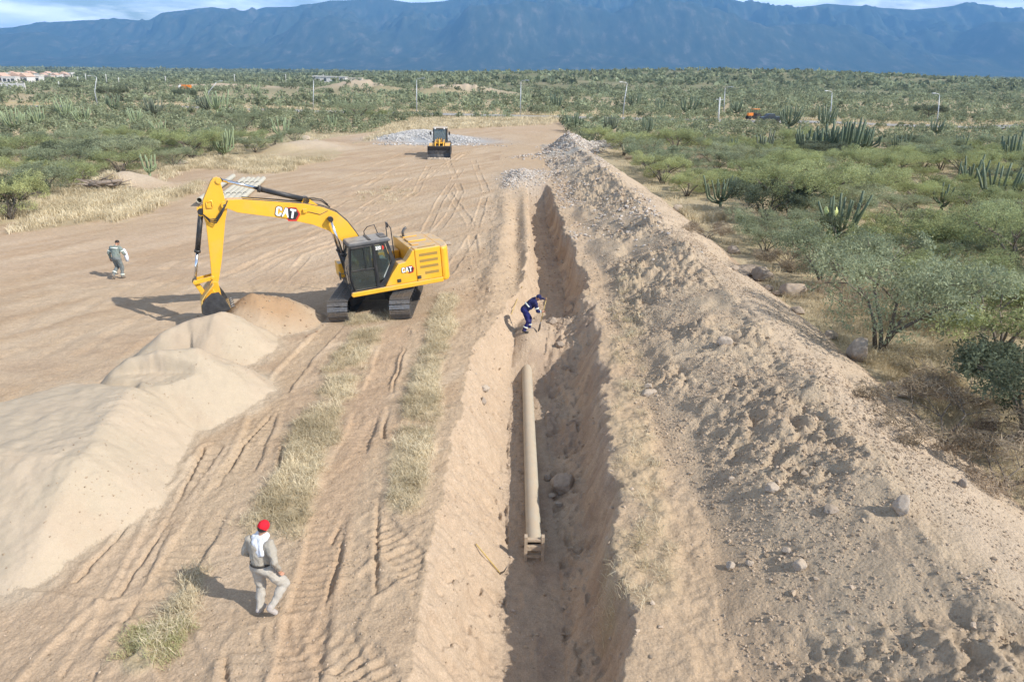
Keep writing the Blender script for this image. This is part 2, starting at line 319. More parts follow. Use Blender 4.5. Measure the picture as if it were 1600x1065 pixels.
FIELD = [Gp([(0, 365), (90, 350), (200, 345), (262, 318), (300, 300), (300, 285), (250, 300), (175, 288), (120, 300), (30, 290), (0, 300)]),
         Gp([(262, 285), (310, 262), (430, 270), (530, 250), (540, 236), (480, 232), (390, 232), (300, 245), (255, 262)]),
         Gp([(560, 225), (640, 205), (860, 195), (880, 184), (610, 184), (600, 200)])
         ]
def grassness(X, Y):
    g = np.zeros(X.shape); wob = 1 + .45 * fbm(X * .9, Y * .9, 3, 33)
    for k, (p, wd) in GR.items():
        D, _, _, _ = seg_dist(X, Y, p); g = np.maximum(g, sst(wd * 1.25, wd * .6, D / wob))
    for P in FIELD:
        g = np.maximum(g, np.where(inpoly(X + fbm(X * .2, Y * .2, 3, 2) * 2, Y + fbm(X * .25, Y * .25, 3, 3) * 3, P), 1., 0))
    return g * sst(-.5, .05, fbm(X * .8, Y * .8, 3, 77) + .2)
def terrain(X, Y, parts=False):
    near = Y < 260
    z = .05 * fbm(X * .25, Y * .25, 3, 1) + .02 * fbm(X * 1.7, Y * 1.7, 3, 2)
    z = z + sst(150, 500, Y) * (2.5 * fbm(X * .006, Y * .006, 3, 4)) + sst(60, 130, np.abs(X) + Y * .3) * .5 * fbm(X * .05, Y * .05, 3, 6)
    z = z + 9.5 * np.exp(-((X - 190) / 230) ** 2 - ((Y - 620) / 160) ** 2) + 5 * np.exp(-((X + 20) / 200) ** 2 - ((Y - 900) / 200) ** 2) - sst(1200, 3500, Y) * 4
    z = z + sst(-6.5, -1.5, X) * .1 * (Y < 60)
    # --- trench
    cx = cxf(Y) + .12 * fbm(X * 0, Y * .6, 3, 9)
    endf = sst(59, 55.5, Y)
    depth = np.interp(Y, [0, 23, 25, 27, 29, 31, 50, 57], [1.95, 1.85, 1.0, .85, 1.5, 1.75, 1.5, 1.0])
    lr = np.interp(Y, [0, 12, 22, 30, 40, 60], [-1.35, -1.5, -1.35, .55, .95, 1.05]) + .34 * fbm(X * 0 + 3, Y * .7, 5, 11, .68)
    rr = np.interp(Y, [0, 8, 12, 20, 30, 40, 60], [2.0, 2.0, 2.35, 3.0, 3.4, 3.2, 2.9]) + .5 * fbm(X * 0 + 9, Y * .75, 5, 12, .7)
    fl = cx - .62; fr = cx + .62
    t = np.where(X < cx, np.clip((fl - X) / np.maximum(fl - lr, .15), 0, 1), np.clip((X - fr) / np.maximum(rr - fr, .15), 0, 1))
    prof = np.where(X < cx, t ** 1.2, .55 * t ** 1.3 + .45 * sst(.55, 1, t))
    edge = sst(0, .12, 1 - t)
    tz = -depth * (1 - prof) * endf
    rough = (.14 * fbm(X * 1.6, Y * 1.1, 5, 13, .68) + .06 * fbm(X * 5, Y * 5, 3, 14) - .09 * sst(.3, .6, fbm(X * 2.3, Y * 2.3, 2, 44))) * edge * endf * np.where(t <= 0, .35, np.where(X > cx, 1.7, 1.5))
    intr = (t < 1)
    z = z + np.where(intr & (Y < 60), tz + rough, 0)
    # fill over the pipe where the worker stands
    mx_, my_ = .62, 25.0
    mo = 1.05 * np.exp(-((X - mx_) / .62) ** 2 - ((Y - my_ - .3) / 1.25) ** 2); z = z + mo * (1 - prof) * .55
    # second shallow gully left of the far trench
    z = z - .2 * np.exp(-((X - .12 - .25 * fbm(X * 0, Y * .4, 3, 41)) / .33) ** 2) * sst(28, 31, Y) * sst(52, 44, Y)
    z = z + .1 * np.exp(-((X - .75) / .25) ** 2) * sst(28, 31, Y) * sst(56, 50, Y) + .2 * np.exp(-((X + .7 - .3 * fbm(X * 0, Y * .3, 3, 42)) / .5) ** 2) * sst(24, 28, Y) * sst(58, 50, Y)
    # disturbed ground either side
    dist_ = np.exp(-((X + .9) / 1.1) ** 2) * (Y < 60) * (Y > 20) + np.exp(-((X - 3.4) / .8) ** 2) * (Y < 75)
    z = z + dist_ * .1 * fbm(X * 1.8, Y * 1.8, 4, 15, .65) * np.where(intr, 0, 1)
    # --- spoil bank
    lf = 4.15 + .7 * fbm(X * 0 + 1, Y * .25, 3, 16) - .5 * sst(40, 60, Y); cr_ = 7.7 + .5 * fbm(X * 0 + 5, Y * .2, 3, 17) - sst(55, 90, Y) * 1.3; rf = 11.35 + .35 * fbm(X * 0 + 7, Y * .3, 3, 18) - sst(50, 88, Y) * 2.4
    hb = (1.45 + .35 * fbm(X * 0 + 2, Y * .22, 3, 19)) * sst(92, 84, Y)
    tb = np.where(X < cr_, (X - lf) / (cr_ - lf), (rf - X) / (rf - cr_))
    tbc = np.clip(tb, 0, 1); bz = hb * np.where(X < cr_, tbc ** 1.2, 1 - (1 - tbc) ** 1.35) * 1.0
    bz = bz - .28 * hb * np.exp(-((X - cr_) / .8) ** 2) * .35
    inb = (tb > 0) & (Y < 92)
    wx = X + .5 * fbm(X * .8, Y * .8, 3, 24); wy = Y + .5 * fbm(X * .8 + 7, Y * .8, 3, 29)
    rgh = .22 + 1.1 * sst(-.25, .4, fbm(X * .3, Y * .3, 2, 25))
    lum = .34 * fbm(wx * .5, wy * .42, 3, 21) + .2 * (.5 - np.abs(fbm(wx * .9, wy * .8, 2, 22))) * rgh + .2 * fbm(wx * 1.9, wy * 1.9, 5, 23, .7) * rgh
    cl = fbm(X * 4.2, Y * 4.2, 2, 30); lum = lum + .09 * sst(.15, .55, cl) * rgh
    pits = -.16 * sst(.4, .62, fbm(wx * 1.0 + 40, wy * 1.0, 2, 26)) * (X < cr_ + .3)
    bz = bz + lum * sst(0, .25, tbc) * np.where(X > cr_ + .3, .45, 1)
    z = z + np.where(inb, bz, 0)
    # small lip between trench and bank
    # --- rubble at the far end
    for (x0, y0, sx, sy, h) in ((7.6, 85, 2.6, 3.2, .55), (10.5, 88, 4.5, 2.5, .7), (3.4, 78, 3.2, 1.2, .55), (.7, 62.5, 1.3, 4.0, .65), (-.2, 57, .8, 2.0, .3), (15, 90, 4, 2.5, .5)):
        z = z + h * np.exp(-((X - x0) / sx) ** 2 - ((Y - y0) / sy) ** 2) * (1 + .5 * fbm(X * .8, Y * .5, 3, 27))
    # gravel heaps behind the loader, earth mounds at the left edge of the clearing
    for (px, py, sx, sy, h) in ((668, 214, 3.4, 2.6, .65), (640, 215, 3.2, 2.0, .5), (700, 218, 3.4, 2.2, .45), (722, 222, 1.6, 1.6, .45), (622, 219, 1.6, 1.6, .5)):
        a, b = G(px, py); z = z + h * np.exp(-((X - a) / sx) ** 2 - ((Y - b) / sy) ** 2)
    for (px, py, sx, sy, h) in ((205, 292, 2.6, 1.3, 1.1), (170, 298, 1.6, 1.0, .7), (480, 232, 3.5, 2.0, .9), (440, 236, 2.5, 1.6, .7), (510, 228, 2.5, 2, .6), (562, 142, 16, 8, 4.5), (600, 146, 12, 6, 3), (712, 146, 20, 7, 4.2), (690, 150, 12, 5, 3), (330, 138, 30, 9, 2), (665, 168, 14, 4, 1.2), (760, 172, 18, 3, .8), (960, 178, 20, 3, .7)):
        a, b = G(px, py); z = z + h * np.exp(-((X - a) / sx) ** 2 - ((Y - b) / sy) ** 2) * (1 + .35 * fbm(X * .6, Y * .6, 3, 28))
    # --- ruts and crawler imprints
    flat = near & ~inb
    g = np.where(near, grassness(X, Y), 0.)
    cl = (X < -1.2) & (X > -60) & (Y > 14) & (Y < 125) & ~inb
    z = z + np.where(cl, .05 * fbm(X * .5 + .3 * fbm(X * .2, Y * .2, 2, 97), Y * 1.0, 4, 98, .6) + .035 * (.4 - np.abs(fbm((X * .35 + Y * .25) * .6, (Y * .55 - X * .9) * .8, 3, 99))), 0)
    for L in LANES:
        P = L['p']; x0 = min(p[0] for p in P) - 1; x1 = max(p[0] for p in P) + 1; y0 = min(p[1] for p in P) - 1; y1 = max(p[1] for p in P) + 1
        sel = flat & (X > x0) & (X < x1) & (Y > y0) & (Y < y1) & (Y < 110)
        if not sel.any(): continue
        xs = X[sel] + .06 * fbm(X[sel] * 1.3, Y[sel] * 1.3, 3, 4) + .03 * vnoise(X[sel] * 1.1, Y[sel] * 1.1, 3); ys = Y[sel]; D, sg, A, _ = seg_dist(xs, ys, P); wd = L['w']
        k = sst(wd, wd * .86, D); fade = sst(-.5, .1, fbm(xs * .45 + 5, ys * .45, 3, 51)); fade = np.maximum(fade, .85 * sst(13, 11, ys) * (L['w'] > .2) * sst(-.9, -.2, fbm(xs * .9, ys * .9, 2, 53)))
        # soft ground is pushed up beside the lane, in clods
        rm = np.exp(-((D - wd - .06) / .07) ** 2) * L['rim'] * (1 + .8 * fbm(xs * 4, ys * 4, 3, 31))
        rb = L['rib'] * (np.abs(((A / L['per']) % 1) - .5) * 4 - 1) * np.where(D < wd * .9, 1, 0) * (.5 + .5 * sst(-.3, .3, fbm(xs * .9, ys * .9, 2, 52)))
        z[sel] += fade * (-L['d'] * k + rm + rb * k) * sst(.5, 1.1, np.minimum(np.abs(xs - 3.4) + 1, np.where(xs > -1.7, (xs > -1.7) * 0, 1.2)))
    z = z + g * near * (.1 * fbm(X * 2.2, Y * 2.2, 4, 61, .65) + .06)
    z = z + np.where(near & ~inb & (Y < 60), .018 * fbm(X * 7, Y * 7, 2, 62) + .03 * np.maximum(0, fbm(X * 3, Y * 3, 3, 63)) ** 1, 0)
    # pad under the digger
    ex, ey = -5.45, 26.6; pd = sst(4.2, 2.6, np.hypot(X - ex, (Y - ey)))
    z = z * (1 - pd * .8) + pd * .8 * (.06 * (X - ex)) * 1.0
    sh = sand_h(X, Y); ins = (sh > z - .0) & (Y < 32) & (X < -5.5)
    zz = np.where(ins, np.maximum(z, sh + .012 * fbm(X * 3, Y * 3, 3, 71)), z)
    if parts: return zz, ins, sh, inb & (tb > .03), intr & (Y < 59), g, t
    return zz
def hz(x, y):
    return float(terrain(np.array([[float(x)]]), np.array([[float(y)]]))[0, 0])
_hc = {}
def at(px, py):
    """the point of the ground seen at a place in the photograph"""
    z = 0.
    for i in range(14):
        x, y = G(px, py, z); z2 = hz(x, y); z = z + (z2 - z) * (.6 if i < 8 else .3)
    x, y = G(px, py, z); return Vector((x, y, hz(x, y)))
def grow(a, b, s0, k):
    r = [a]; s = s0; sg = 1 if b > a else -1
    while (r[-1] - b) * sg < 0: r.append(r[-1] + sg * s); s *= k
    return r
xs_ = grow(-10, -4500, .035, 1.028)[::-1][:-1] + list(np.arange(-10, 4, .034)) + list(np.arange(4, 12.5, .042)) + grow(12.5, 4500, .045, 1.028)
ys_ = list(np.arange(5.2, 16, .036)) + grow(16, 60, .036, 1.0062) ; ys_ += grow(ys_[-1] + .3, 260, .3, 1.0085)[0:] ; ys_ += grow(ys_[-1] + 3, 7000, 3.2, 1.045)
ys_ = [-60, -10, 2, 4.5] + ys_
xs_ = np.array(xs_); ys_ = np.array(ys_)
XX, YY = np.meshgrid(xs_, ys_)
ZZ, m_sand, sh_, m_bank, m_tr, gg, tt = terrain(XX, YY, True)
print('GRID', XX.shape, XX.size)
C = np.empty(XX.shape + (3,), np.float32)
def blend(k, col):
    global C
    k = np.clip(k, 0, 1)[..., None]; C = C * (1 - k) + np.array(col, np.float32) * k
n_a = fbm(XX * .3, YY * .3, 4, 81); n_b = fbm(XX * 1.5, YY * 1.5, 4, 82); n_c = fbm(XX * .06, YY * .06, 3, 83)
C[:] = (.43, .315, .215)
blend(sst(-.2, .5, n_a) * .6, (.47, .36, .26)); blend(sst(.1, .7, n_b) * .35, (.36, .255, .17)); blend(sst(-.1, .6, n_c) * .4, (.45, .325, .235))
_u = XX * .35 + YY * .25; _v = XX * -.9 + YY * .55
_s1 = fbm(_u * .35 + .3 * n_a, _v * 1.3, 4, 95); _cl = (XX < -1.5) & (YY > 14) & (YY < 120)
blend(_cl * sst(.05, .45, _s1) * .6, (.37, .255, .165)); blend(_cl * sst(.1, .5, -_s1) * .5, (.50, .385, .28)); blend(_cl * sst(.15, .5, fbm(XX * .16, YY * .3, 4, 96)) * .55, (.36, .255, .175))
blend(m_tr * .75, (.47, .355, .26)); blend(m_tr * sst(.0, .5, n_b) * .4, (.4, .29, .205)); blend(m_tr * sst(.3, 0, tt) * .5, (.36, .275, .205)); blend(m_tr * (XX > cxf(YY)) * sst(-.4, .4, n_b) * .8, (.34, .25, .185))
_tb = np.clip((XX - 4.1) / 1.2, 0, 1) * sst(11.6, 10.9, XX) * m_bank; blend(_tb, (.45, .35, .25)); blend(_tb * sst(-.1, .5, n_b) * .5, (.38, .285, .205)); blend(_tb * sst(.0, .5, n_a) * .4, (.38, .29, .21)); blend(m_bank * sst(7.6, 8.6, XX) * .8, (.48, .375, .28))  # last blend paints the sunlit right side of the bank lighter
blend(m_bank * sst(55, 80, YY) * .5, (.45, .41, .36))
blend(gg * np.where(XX > 2, .25, .7), (.38, .31, .195))
_D, _, _, _ = seg_dist(XX, YY, LANES[0]['p']); blend(sst(.6, .3, _D + .15 * n_b) * (YY < 24) * .55, (.43, .295, .195))
_D, _, _, _ = seg_dist(XX, YY, LANES[1]['p']); blend(sst(.6, .3, _D + .15 * n_b) * (YY < 24) * .3, (.42, .31, .205))
blend(sst(-.45, -.02, sh_ + .15 * n_b) * (YY < 32) * (XX < -4) * .85, (.46, .365, .27)); blend(m_sand * 1., (.425, .345, .258)); blend(m_sand * sst(-.1, .5, fbm(XX * 1.1, YY * 1.1, 4, 85)) * .6, (.46, .365, .275)); blend(m_sand * sst(.1, .5, fbm(XX * .8 + 4, YY * .8, 4, 86)) * .5, (.42, .32, .235))
_a, _b = G(415, 465, 1); blend(m_sand * np.exp(-((XX - _a) / 1.7) ** 2 - ((YY - _b) / 1.0) ** 2) * 1.3, (.36, .235, .14))
_pl = inpoly(XX, YY, PLAT); blend(_pl * .6, (.40, .33, .255))
CLEAR = Gp([(-400, 1500), (-400, 420), (0, 352), (60, 320), (125, 292), (180, 282), (262, 268), (300, 250), (400, 240), (520, 215), (590, 205), (620, 196), (640, 186), (870, 186), (885, 200)]) + [(9.3, 88), (10.6, 60), (11.4, 35), (11.4, 5), (11.4, -20)]
road_y = lambda X: 152.9 - .206 * X
bush = ~inpoly(XX, YY, CLEAR)
blend(bush * .85, (.40, .33, .215)); blend(bush * sst(-.1, .4, n_a) * .6, (.33, .28, .17)); blend(bush * sst(.05, .4, n_c) * .35, (.42, .33, .22))
blend(bush * sst(170, 420, YY) * .9, (.16, .165, .095)); blend(bush * sst(170, 420, YY) * sst(.1, .5, fbm(XX * .02, YY * .035, 4, 84)) * .45, (.33, .28, .19))
blend(sst(9, 4, np.abs(YY - road_y(XX) - 8)) * sst(-.3, .3, n_a) * .9, (.47, .37, .2)); blend(sst(8, 3, np.abs(YY - road_y(XX) + 7)) * .6, (.46, .36, .22))
for (px, py, sx, sy) in ((668, 216, 6, 3.5), (700, 221, 6, 3.2), (632, 218, 4, 2.6)):
    a, b = G(px, py); blend(np.exp(-((XX - a) / sx) ** 2 - ((YY - b) / sy) ** 2) * 1.6, (.36, .36, .37))
for (px, py, sx, sy) in ((562, 142, 18, 9), (712, 146, 22, 8), (480, 232, 6, 3), (205, 292, 3.5, 1.8), (330, 138, 60, 12), (1380, 236, 3, 2), (1440, 232, 3, 2), (1120, 200, 6, 2)):
    a, b = G(px, py); blend(np.exp(-((XX - a) / sx) ** 2 - ((YY - b) / sy) ** 2) * 1.2, (.45, .36, .27))
blend(((np.abs(XX - 2) < 14) & (YY > 55) & (YY < 93)) * sst(.35, .6, (ZZ)) * .8 * (YY > 76), (.38, .36, .33))
blend(np.exp(-((XX - .7) / 1.8) ** 2 - ((YY - 62) / 5.) ** 2) * 1.1, (.4, .355, .31))
C *= np.array([1.0, 1.015, 1.0], np.float32)
V = np.stack([XX, YY, ZZ], -1).reshape(-1, 3); ny, nx = XX.shape
idx = np.arange(ny * nx).reshape(ny, nx); Q = np.stack([idx[:-1, :-1], idx[:-1, 1:], idx[1:, 1:], idx[1:, :-1]], -1).reshape(-1, 4)
fm = lambda m: (m[:-1, :-1] & m[1:, 1:] & m[1:, :-1] & m[:-1, 1:]).ravel()
fs_, fb_ = fm(m_sand), fm(m_bank & ~m_sand)
def sheet(name, mask, m):
    q = Q[mask]; u, inv = np.unique(q, return_inverse=True); me = np_mesh(name, V[u], inv.reshape(-1, 4), True); set_col(me, C.reshape(-1, 3)[u]); return link_mesh(name, me, m)
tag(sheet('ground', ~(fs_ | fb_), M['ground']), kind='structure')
tag(sheet('sand_heap', fs_, M['sand']), 'long pale heap of fine sand left of the digger tracks', 'sand heap', kind='stuff')
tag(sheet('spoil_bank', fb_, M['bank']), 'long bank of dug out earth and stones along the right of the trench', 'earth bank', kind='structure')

# road on the plain
def strip(name, m, xa, xb, off, wd, dz, n=200):
    xs = np.linspace(xa, xb, n); V = []
    for x in xs:
        for s in (-1, 1): V.append((x + s * wd / 2 * .2, road_y(x) + off + s * wd / 2, 0))
    V = np.array(V); 
    V[:, 2] = np.repeat(terrain(np.array([xs]), np.array([road_y(xs) + off]))[0], 2) + dz
    return link_mesh(name, np_mesh(name, V, [(2 * i, 2 * i + 2, 2 * i + 3, 2 * i + 1) for i in range(n - 1)]), m)
M['asphalt'] = mat('asphalt', (.27, .262, .25), .9, var=.15, vscale=.6, bump=.3)
M['kerbpaint'] = mat('road_line', (.7, .68, .6), .8)
tag(strip('road', M['asphalt'], -120, 110, 0, 7, .12), kind='structure')
tag(strip('road_edge_line', M['kerbpaint'], -120, 110, 3.2, .15, .124), kind='structure')
tag(strip('road_centre_line', M['kerbpaint'], -120, 110, 0, .15, .124), kind='structure')

# ------------------------------------------------------------------ mountains
def mountains():
    D = 9000.
    prof = [(-900, 75), (-300, 62), (0, 52), (100, 41), (200, 37), (238, 40), (262, 29), (340, 20), (388, 28), (420, 21), (460, 20), (485, 18), (520, 12), (600, 9), (640, 15), (690, 13), (740, 3), (800, -6), (860, -4), (925, 3), (960, -2), (1000, -12), (1060, -8), (1090, 2), (1150, 16), (1220, 23), (1270, 17), (1330, 21), (1400, 25), (1450, 21), (1500, 19), (1600, 27), (2000, 22), (2600, 40)]
    xs = np.linspace(-11500, 12500, 1000); ys = np.concatenate([np.linspace(4600, 6200, 20), np.linspace(6260, 9600, 220), np.linspace(9640, 10300, 12)])
    X, Y = np.meshgrid(xs, ys)
    def px(x): return 800 + x / D * FPX / math.cos(PITCH) * .93
    pxs = 800 + (X / np.maximum(Y, 1)) * FPX / (math.cos(PITCH))
    ry = np.interp(pxs, [a for a, b in prof], [b for a, b in prof])
    hor = 111 + (pxs - 800) * math.tan(ROLL)
    ridge = (hor - ry) / FPX * math.cos(PITCH) * 1.0 * D * .985 + 9
    t = np.clip((Y - 5900) / (D - 5900), 0, 1); back = np.clip((Y - D) / 4000, 0, 1)
    rid = 1 - np.abs(fbm(X / 900, Y / 1500, 5, 101, .55)) * 2
    rid2 = 1 - np.abs(fbm(X / 330 + 9, Y / 700, 4, 102, .55)) * 2
    z = ridge * (t ** 1.35) * (1 + (.66 * (rid - .5) + .38 * (rid2 - .5) + .12 * fbm(X / 140, Y / 420, 3, 106)) * np.sin(np.pi * np.clip(t, 0, 1)) * 1.0)
    sec = ridge * .55 * np.exp(-((Y - 7300 - 500 * fbm(X / 1500, X * 0, 3, 104)) / 650) ** 2) * sst(.0, .5, fbm(X / 1700 + 3, X * 0 + 2, 3, 103) + .25)
    z = np.maximum(z, sec + z * .35)
    z = np.where(Y > D, ridge * (1 - back * .6), z) + 6 * fbm(X / 200, Y / 200, 3, 105) * sst(.05, .3, t) - 12 + sst(4600, 6200, Y) * 22
    idx = np.arange(X.size).reshape(X.shape); Q = np.stack([idx[:-1, :-1], idx[:-1, 1:], idx[1:, 1:], idx[1:, :-1]], -1).reshape(-1, 4)
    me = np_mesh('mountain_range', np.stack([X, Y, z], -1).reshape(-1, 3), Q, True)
    m, t_, b = newmat('mountain_forest_cloud_shade'); n = t_.nodes.new; l = t_.links.new; ge = n('ShaderNodeNewGeometry')
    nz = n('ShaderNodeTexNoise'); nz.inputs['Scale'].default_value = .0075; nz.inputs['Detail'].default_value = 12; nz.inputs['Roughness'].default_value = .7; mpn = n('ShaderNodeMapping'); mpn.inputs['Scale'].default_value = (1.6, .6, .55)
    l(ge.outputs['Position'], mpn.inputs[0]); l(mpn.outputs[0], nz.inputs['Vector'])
    r = n('ShaderNodeValToRGB'); e = r.color_ramp.elements; e[0].position = .35; e[0].color = (.03, .045, .028, 1); e[1].position = .78; e[1].color = (.22, .19, .16, 1); q = e.new(.54); q.color = (.06, .07, .045, 1)  # dark forest tones with rock; cloud shadow is put into the colour
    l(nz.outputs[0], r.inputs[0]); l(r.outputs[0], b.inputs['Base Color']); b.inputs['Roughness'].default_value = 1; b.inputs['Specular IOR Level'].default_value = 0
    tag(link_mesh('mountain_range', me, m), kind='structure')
mountains()

def at_many(L):
    A = np.array(L, float); d = np.array([list(fw + rt * ((a - 800) / FPX) - up * ((b - 532.5) / FPX)) for a, b in A]); z = np.zeros(len(A))
    for i in range(10):
        t = (z - CAM_H) / d[:, 2]; x = d[:, 0] * t; y = d[:, 1] * t; z = z + (terrain(x[None], y[None])[0] - z) * .6
    t = (z - CAM_H) / d[:, 2]; x = d[:, 0] * t; y = d[:, 1] * t
    return np.stack([x, y, terrain(x[None], y[None])[0]], 1)

# ------------------------------------------------------------------ plants
def leafmat(name, c1, c2, c3):
    m, t, b = newmat(name); n = t.nodes.new; l = t.links.new
    oi = n('ShaderNodeObjectInfo'); ge = n('ShaderNodeNewGeometry'); at_ = n('ShaderNodeAttribute'); at_.attribute_name = 'Col'
    r = n('ShaderNodeValToRGB'); e = r.color_ramp.elements; e[0].color = c1 + (1,); e[1].color = c3 + (1,); q = e.new(.5); q.color = c2 + (1,)
    l(oi.outputs['Random'], r.inputs[0])
    hs = n('ShaderNodeHueSaturation'); mr = n('ShaderNodeMapRange'); mr.inputs['To Min'].default_value = .55; mr.inputs['To Max'].default_value = 1.5; l(at_.outputs['Fac'], mr.inputs['Value'])
    l(r.outputs[0], hs.inputs['Color']); l(mr.outputs[0], hs.inputs['Value'])
    df = n('ShaderNodeBsdfDiffuse'); tl = n('ShaderNodeBsdfTranslucent'); l(hs.outputs[0], df.inputs[0]); l(hs.outputs[0], tl.inputs[0])
    mx = n('ShaderNodeMixShader'); mx.inputs[0].default_value = .4; l(df.outputs[0], mx.inputs[1]); l(tl.outputs[0], mx.inputs[2]); l(mx.outputs[0], t.nodes['Material Output'].inputs[0]); return m
M['leaf'] = leafmat('thorn_tree_leaves', (.355, .385, .18), (.32, .355, .185), (.40, .42, .20))
M['leaf_grey'] = leafmat('grey_green_leaves', (.305, .335, .21), (.275, .31, .195), (.34, .36, .225))
M['leaf_dark'] = leafmat('dark_leaves', (.155, .175, .115), (.14, .165, .105), (.18, .20, .13))
M['leaf_dry'] = leafmat('dry_twigs', (.4, .33, .24), (.34, .27, .2), (.38, .33, .22))
M['leaf_far'] = leafmat('far_scrub_leaves', (.295, .315, .19), (.265, .29, .18), (.32, .335, .205))
M['bark'] = mat('bark', (.15, .125, .1), .95, var=.3, vscale=12)
def quads(Cn, size, rg, asp=2.2, up_bias=0.):
    n = len(Cn); a = rg.normal(size=(n, 3)); a[:, 2] += up_bias; a /= np.linalg.norm(a, axis=1)[:, None]
    b = rg.normal(size=(n, 3)); b -= (b * a).sum(1)[:, None] * a; b /= np.linalg.norm(b, axis=1)[:, None]
    s = (size * rg.uniform(.6, 1.4, n))[:, None]; u = a * s * .5 * asp ** .5; v = b * s * .5 / asp ** .5
    V = np.stack([Cn - u, Cn + v - u * .1, Cn + u, Cn - v - u * .1], 1).reshape(-1, 3); F = np.arange(4 * n).reshape(n, 4); return V, F
def crown_mesh(name, blobs, per_area, size, rg, asp=2.2):
    P = []; Cc = []
    for (c, r, rz) in blobs:
        n = int(per_area * r * (r + rz) * 6); u = rg.normal(size=(n, 3)); u /= np.linalg.norm(u, axis=1)[:, None]
        rad = (1.02 - np.abs(rg.normal(0, .26, n)) + .22 * (rg.uniform(0, 1, n) > .93))[:, None]; p = u * rad * np.array([r, r, rz]); p[:, 2] = np.where(p[:, 2] < -rz * .5, -rz * .5 + rg.normal(0, .05, n), p[:, 2])
        p += np.array(c); k = fbm(p[:, 0] * 2.1 + c[0], p[:, 1] * 2.1 + p[:, 2] * 1.7, 2, 5) > -.12; p = p[k]
        P.append(p); Cc.append(np.full(len(p), rg.uniform(.15, .85)) + rg.normal(0, .12, len(p)))
    P = np.concatenate(P); Cc = np.clip(np.concatenate(Cc), 0, 1); V, F = quads(P, size, rg, asp)
    me = np_mesh(name, V, F); set_col(me, np.repeat(np.repeat(Cc, 4)[:, None], 3, 1)); return me
def branch_tree(rg, h, spread, nst=5, thick=.09, flat=.6):
    mb = MB(); tips = []
    for i in range(nst):
        a = 2 * math.pi * (i + rg.uniform(-.3, .3)) / nst; lean = rg.uniform(.25, .95)
        p0 = Vector((rg.normal(0, .08), rg.normal(0, .08), -.15)); p1 = p0 + Vector((math.cos(a) * spread * .16 * lean, math.sin(a) * spread * .16 * lean, h * .28))
        p2 = p1 + Vector((math.cos(a) * spread * .28 * lean, math.sin(a) * spread * .28 * lean, h * .25)) + Vector(rg.normal(0, .08, 3))
        mb.tube([p0, p1, p2], 0, 5, [thick, thick * .75, thick * .5])
        for j in range(3):
            b = a + rg.uniform(-1.1, 1.1); q1 = p2 + Vector((math.cos(b) * spread * .2, math.sin(b) * spread * .2, h * .15)) * rg.uniform(.6, 1.3)
            q2 = q1 + Vector((math.cos(b) * spread * .2, math.sin(b) * spread * .2, h * rg.uniform(.0, .16)))
            mb.tube([p2, q1, q2], 0, 4, [thick * .42, thick * .28, thick * .12]); tips.append(q2); tips.append((p2 + q1) / 2 + Vector((0, 0, h * .18)))
            for k in range(2):
                c = b + rg.uniform(-1, 1); q3 = q1 + Vector((math.cos(c) * spread * .2, math.sin(c) * spread * .2, h * rg.uniform(.03, .2))); mb.tube([q1, q3], 0, 3, [thick * .2, thick * .08]); tips.append(q3)
    return mb, tips
def make_proto(kind, seed):
    rg = np.random.default_rng(seed)
    if kind == 'dry':
        mb, tips = branch_tree(rg, 1.3, 2.0, 7, .03)
        bl = [((t.x, t.y, t.z * .9), rg.uniform(.25, .4), .22) for t in tips[::2]]; cr = crown_mesh('crown', bl, 170, .055, rg, 9); m = 'leaf_dry'
    elif kind == 'dark':
        mb, tips = branch_tree(rg, 3.2, 3.4, 5, .1)
        bl = [((t.x, t.y, t.z), rg.uniform(.6, .9), rg.uniform(.4, .6)) for t in tips[::2]] + [((0, 0, 1.6), 1.3, 1.1)]; cr = crown_mesh('crown', bl, 130, .085, rg, 2.2); m = 'leaf_dark'
    elif kind == 'bush':
        mb, tips = branch_tree(rg, 2.2, 2.8, 6, .05)
        bl = [((t.x, t.y, t.z * .9), rg.uniform(.45, .7), rg.uniform(.3, .45)) for t in tips[::2]] + [((rg.normal(0, .5), rg.normal(0, .5), .8), 1., .7)]; bl += [((math.cos(a) * 1.1, math.sin(a) * 1.1, .55), .7, .5) for a in rg.uniform(0, 6.28, 4)]; cr = crown_mesh('crown', bl, 130, .062, rg, 3.0); m = 'leaf'
    elif kind == 'grey':
        mb, tips = branch_tree(rg, 2.6, 3.2, 5, .07)
        bl = [((t.x, t.y, t.z), rg.uniform(.4, .65), rg.uniform(.25, .4)) for t in tips]; bl += [((math.cos(a) * 1.0, math.sin(a) * 1.0, 1.0), .75, .6) for a in (0.3, 1.7, 3.1, 4.4, 5.5)]; cr = crown_mesh('crown', bl, 130, .056, rg, 3.0); m = 'leaf_grey'
    else:
        mb, tips = branch_tree(rg, 3.0, 4.2, 6, .1)
        bl = [((t.x, t.y, t.z + .05), rg.uniform(.5, .8), rg.uniform(.25, .4)) for t in tips]; bl = [((c[0], c[1], c[2] + rg.normal(0, .22)), r, rz * 1.15) for c, r, rz in bl]; bl += [((math.cos(a) * 1.5, math.sin(a) * 1.5, 1.0), .8, .55) for a in rg.uniform(0, 6.28, 4)]; cr = crown_mesh('crown', bl, 125, .06, rg, 3.2); m = 'leaf'
    tm = mb.mesh('trunk'); tm.materials.append(M['bark']); cr.materials.append(M[m]); return tm, cr
PROTO = {k: [make_proto(k, 100 + 7 * i + j) for j in range(nn)] for i, (k, nn) in enumerate((('thorn', 4), ('bush', 4), ('grey', 4), ('dark', 2), ('dry', 3)))}
NAME = dict(thorn='thorn_tree', bush='green_bush', grey='grey_green_tree', dark='dark_tree', dry='dry_bush')
CATN = dict(thorn='tree', bush='bush', grey='tree', dark='tree', dry='dry bush')
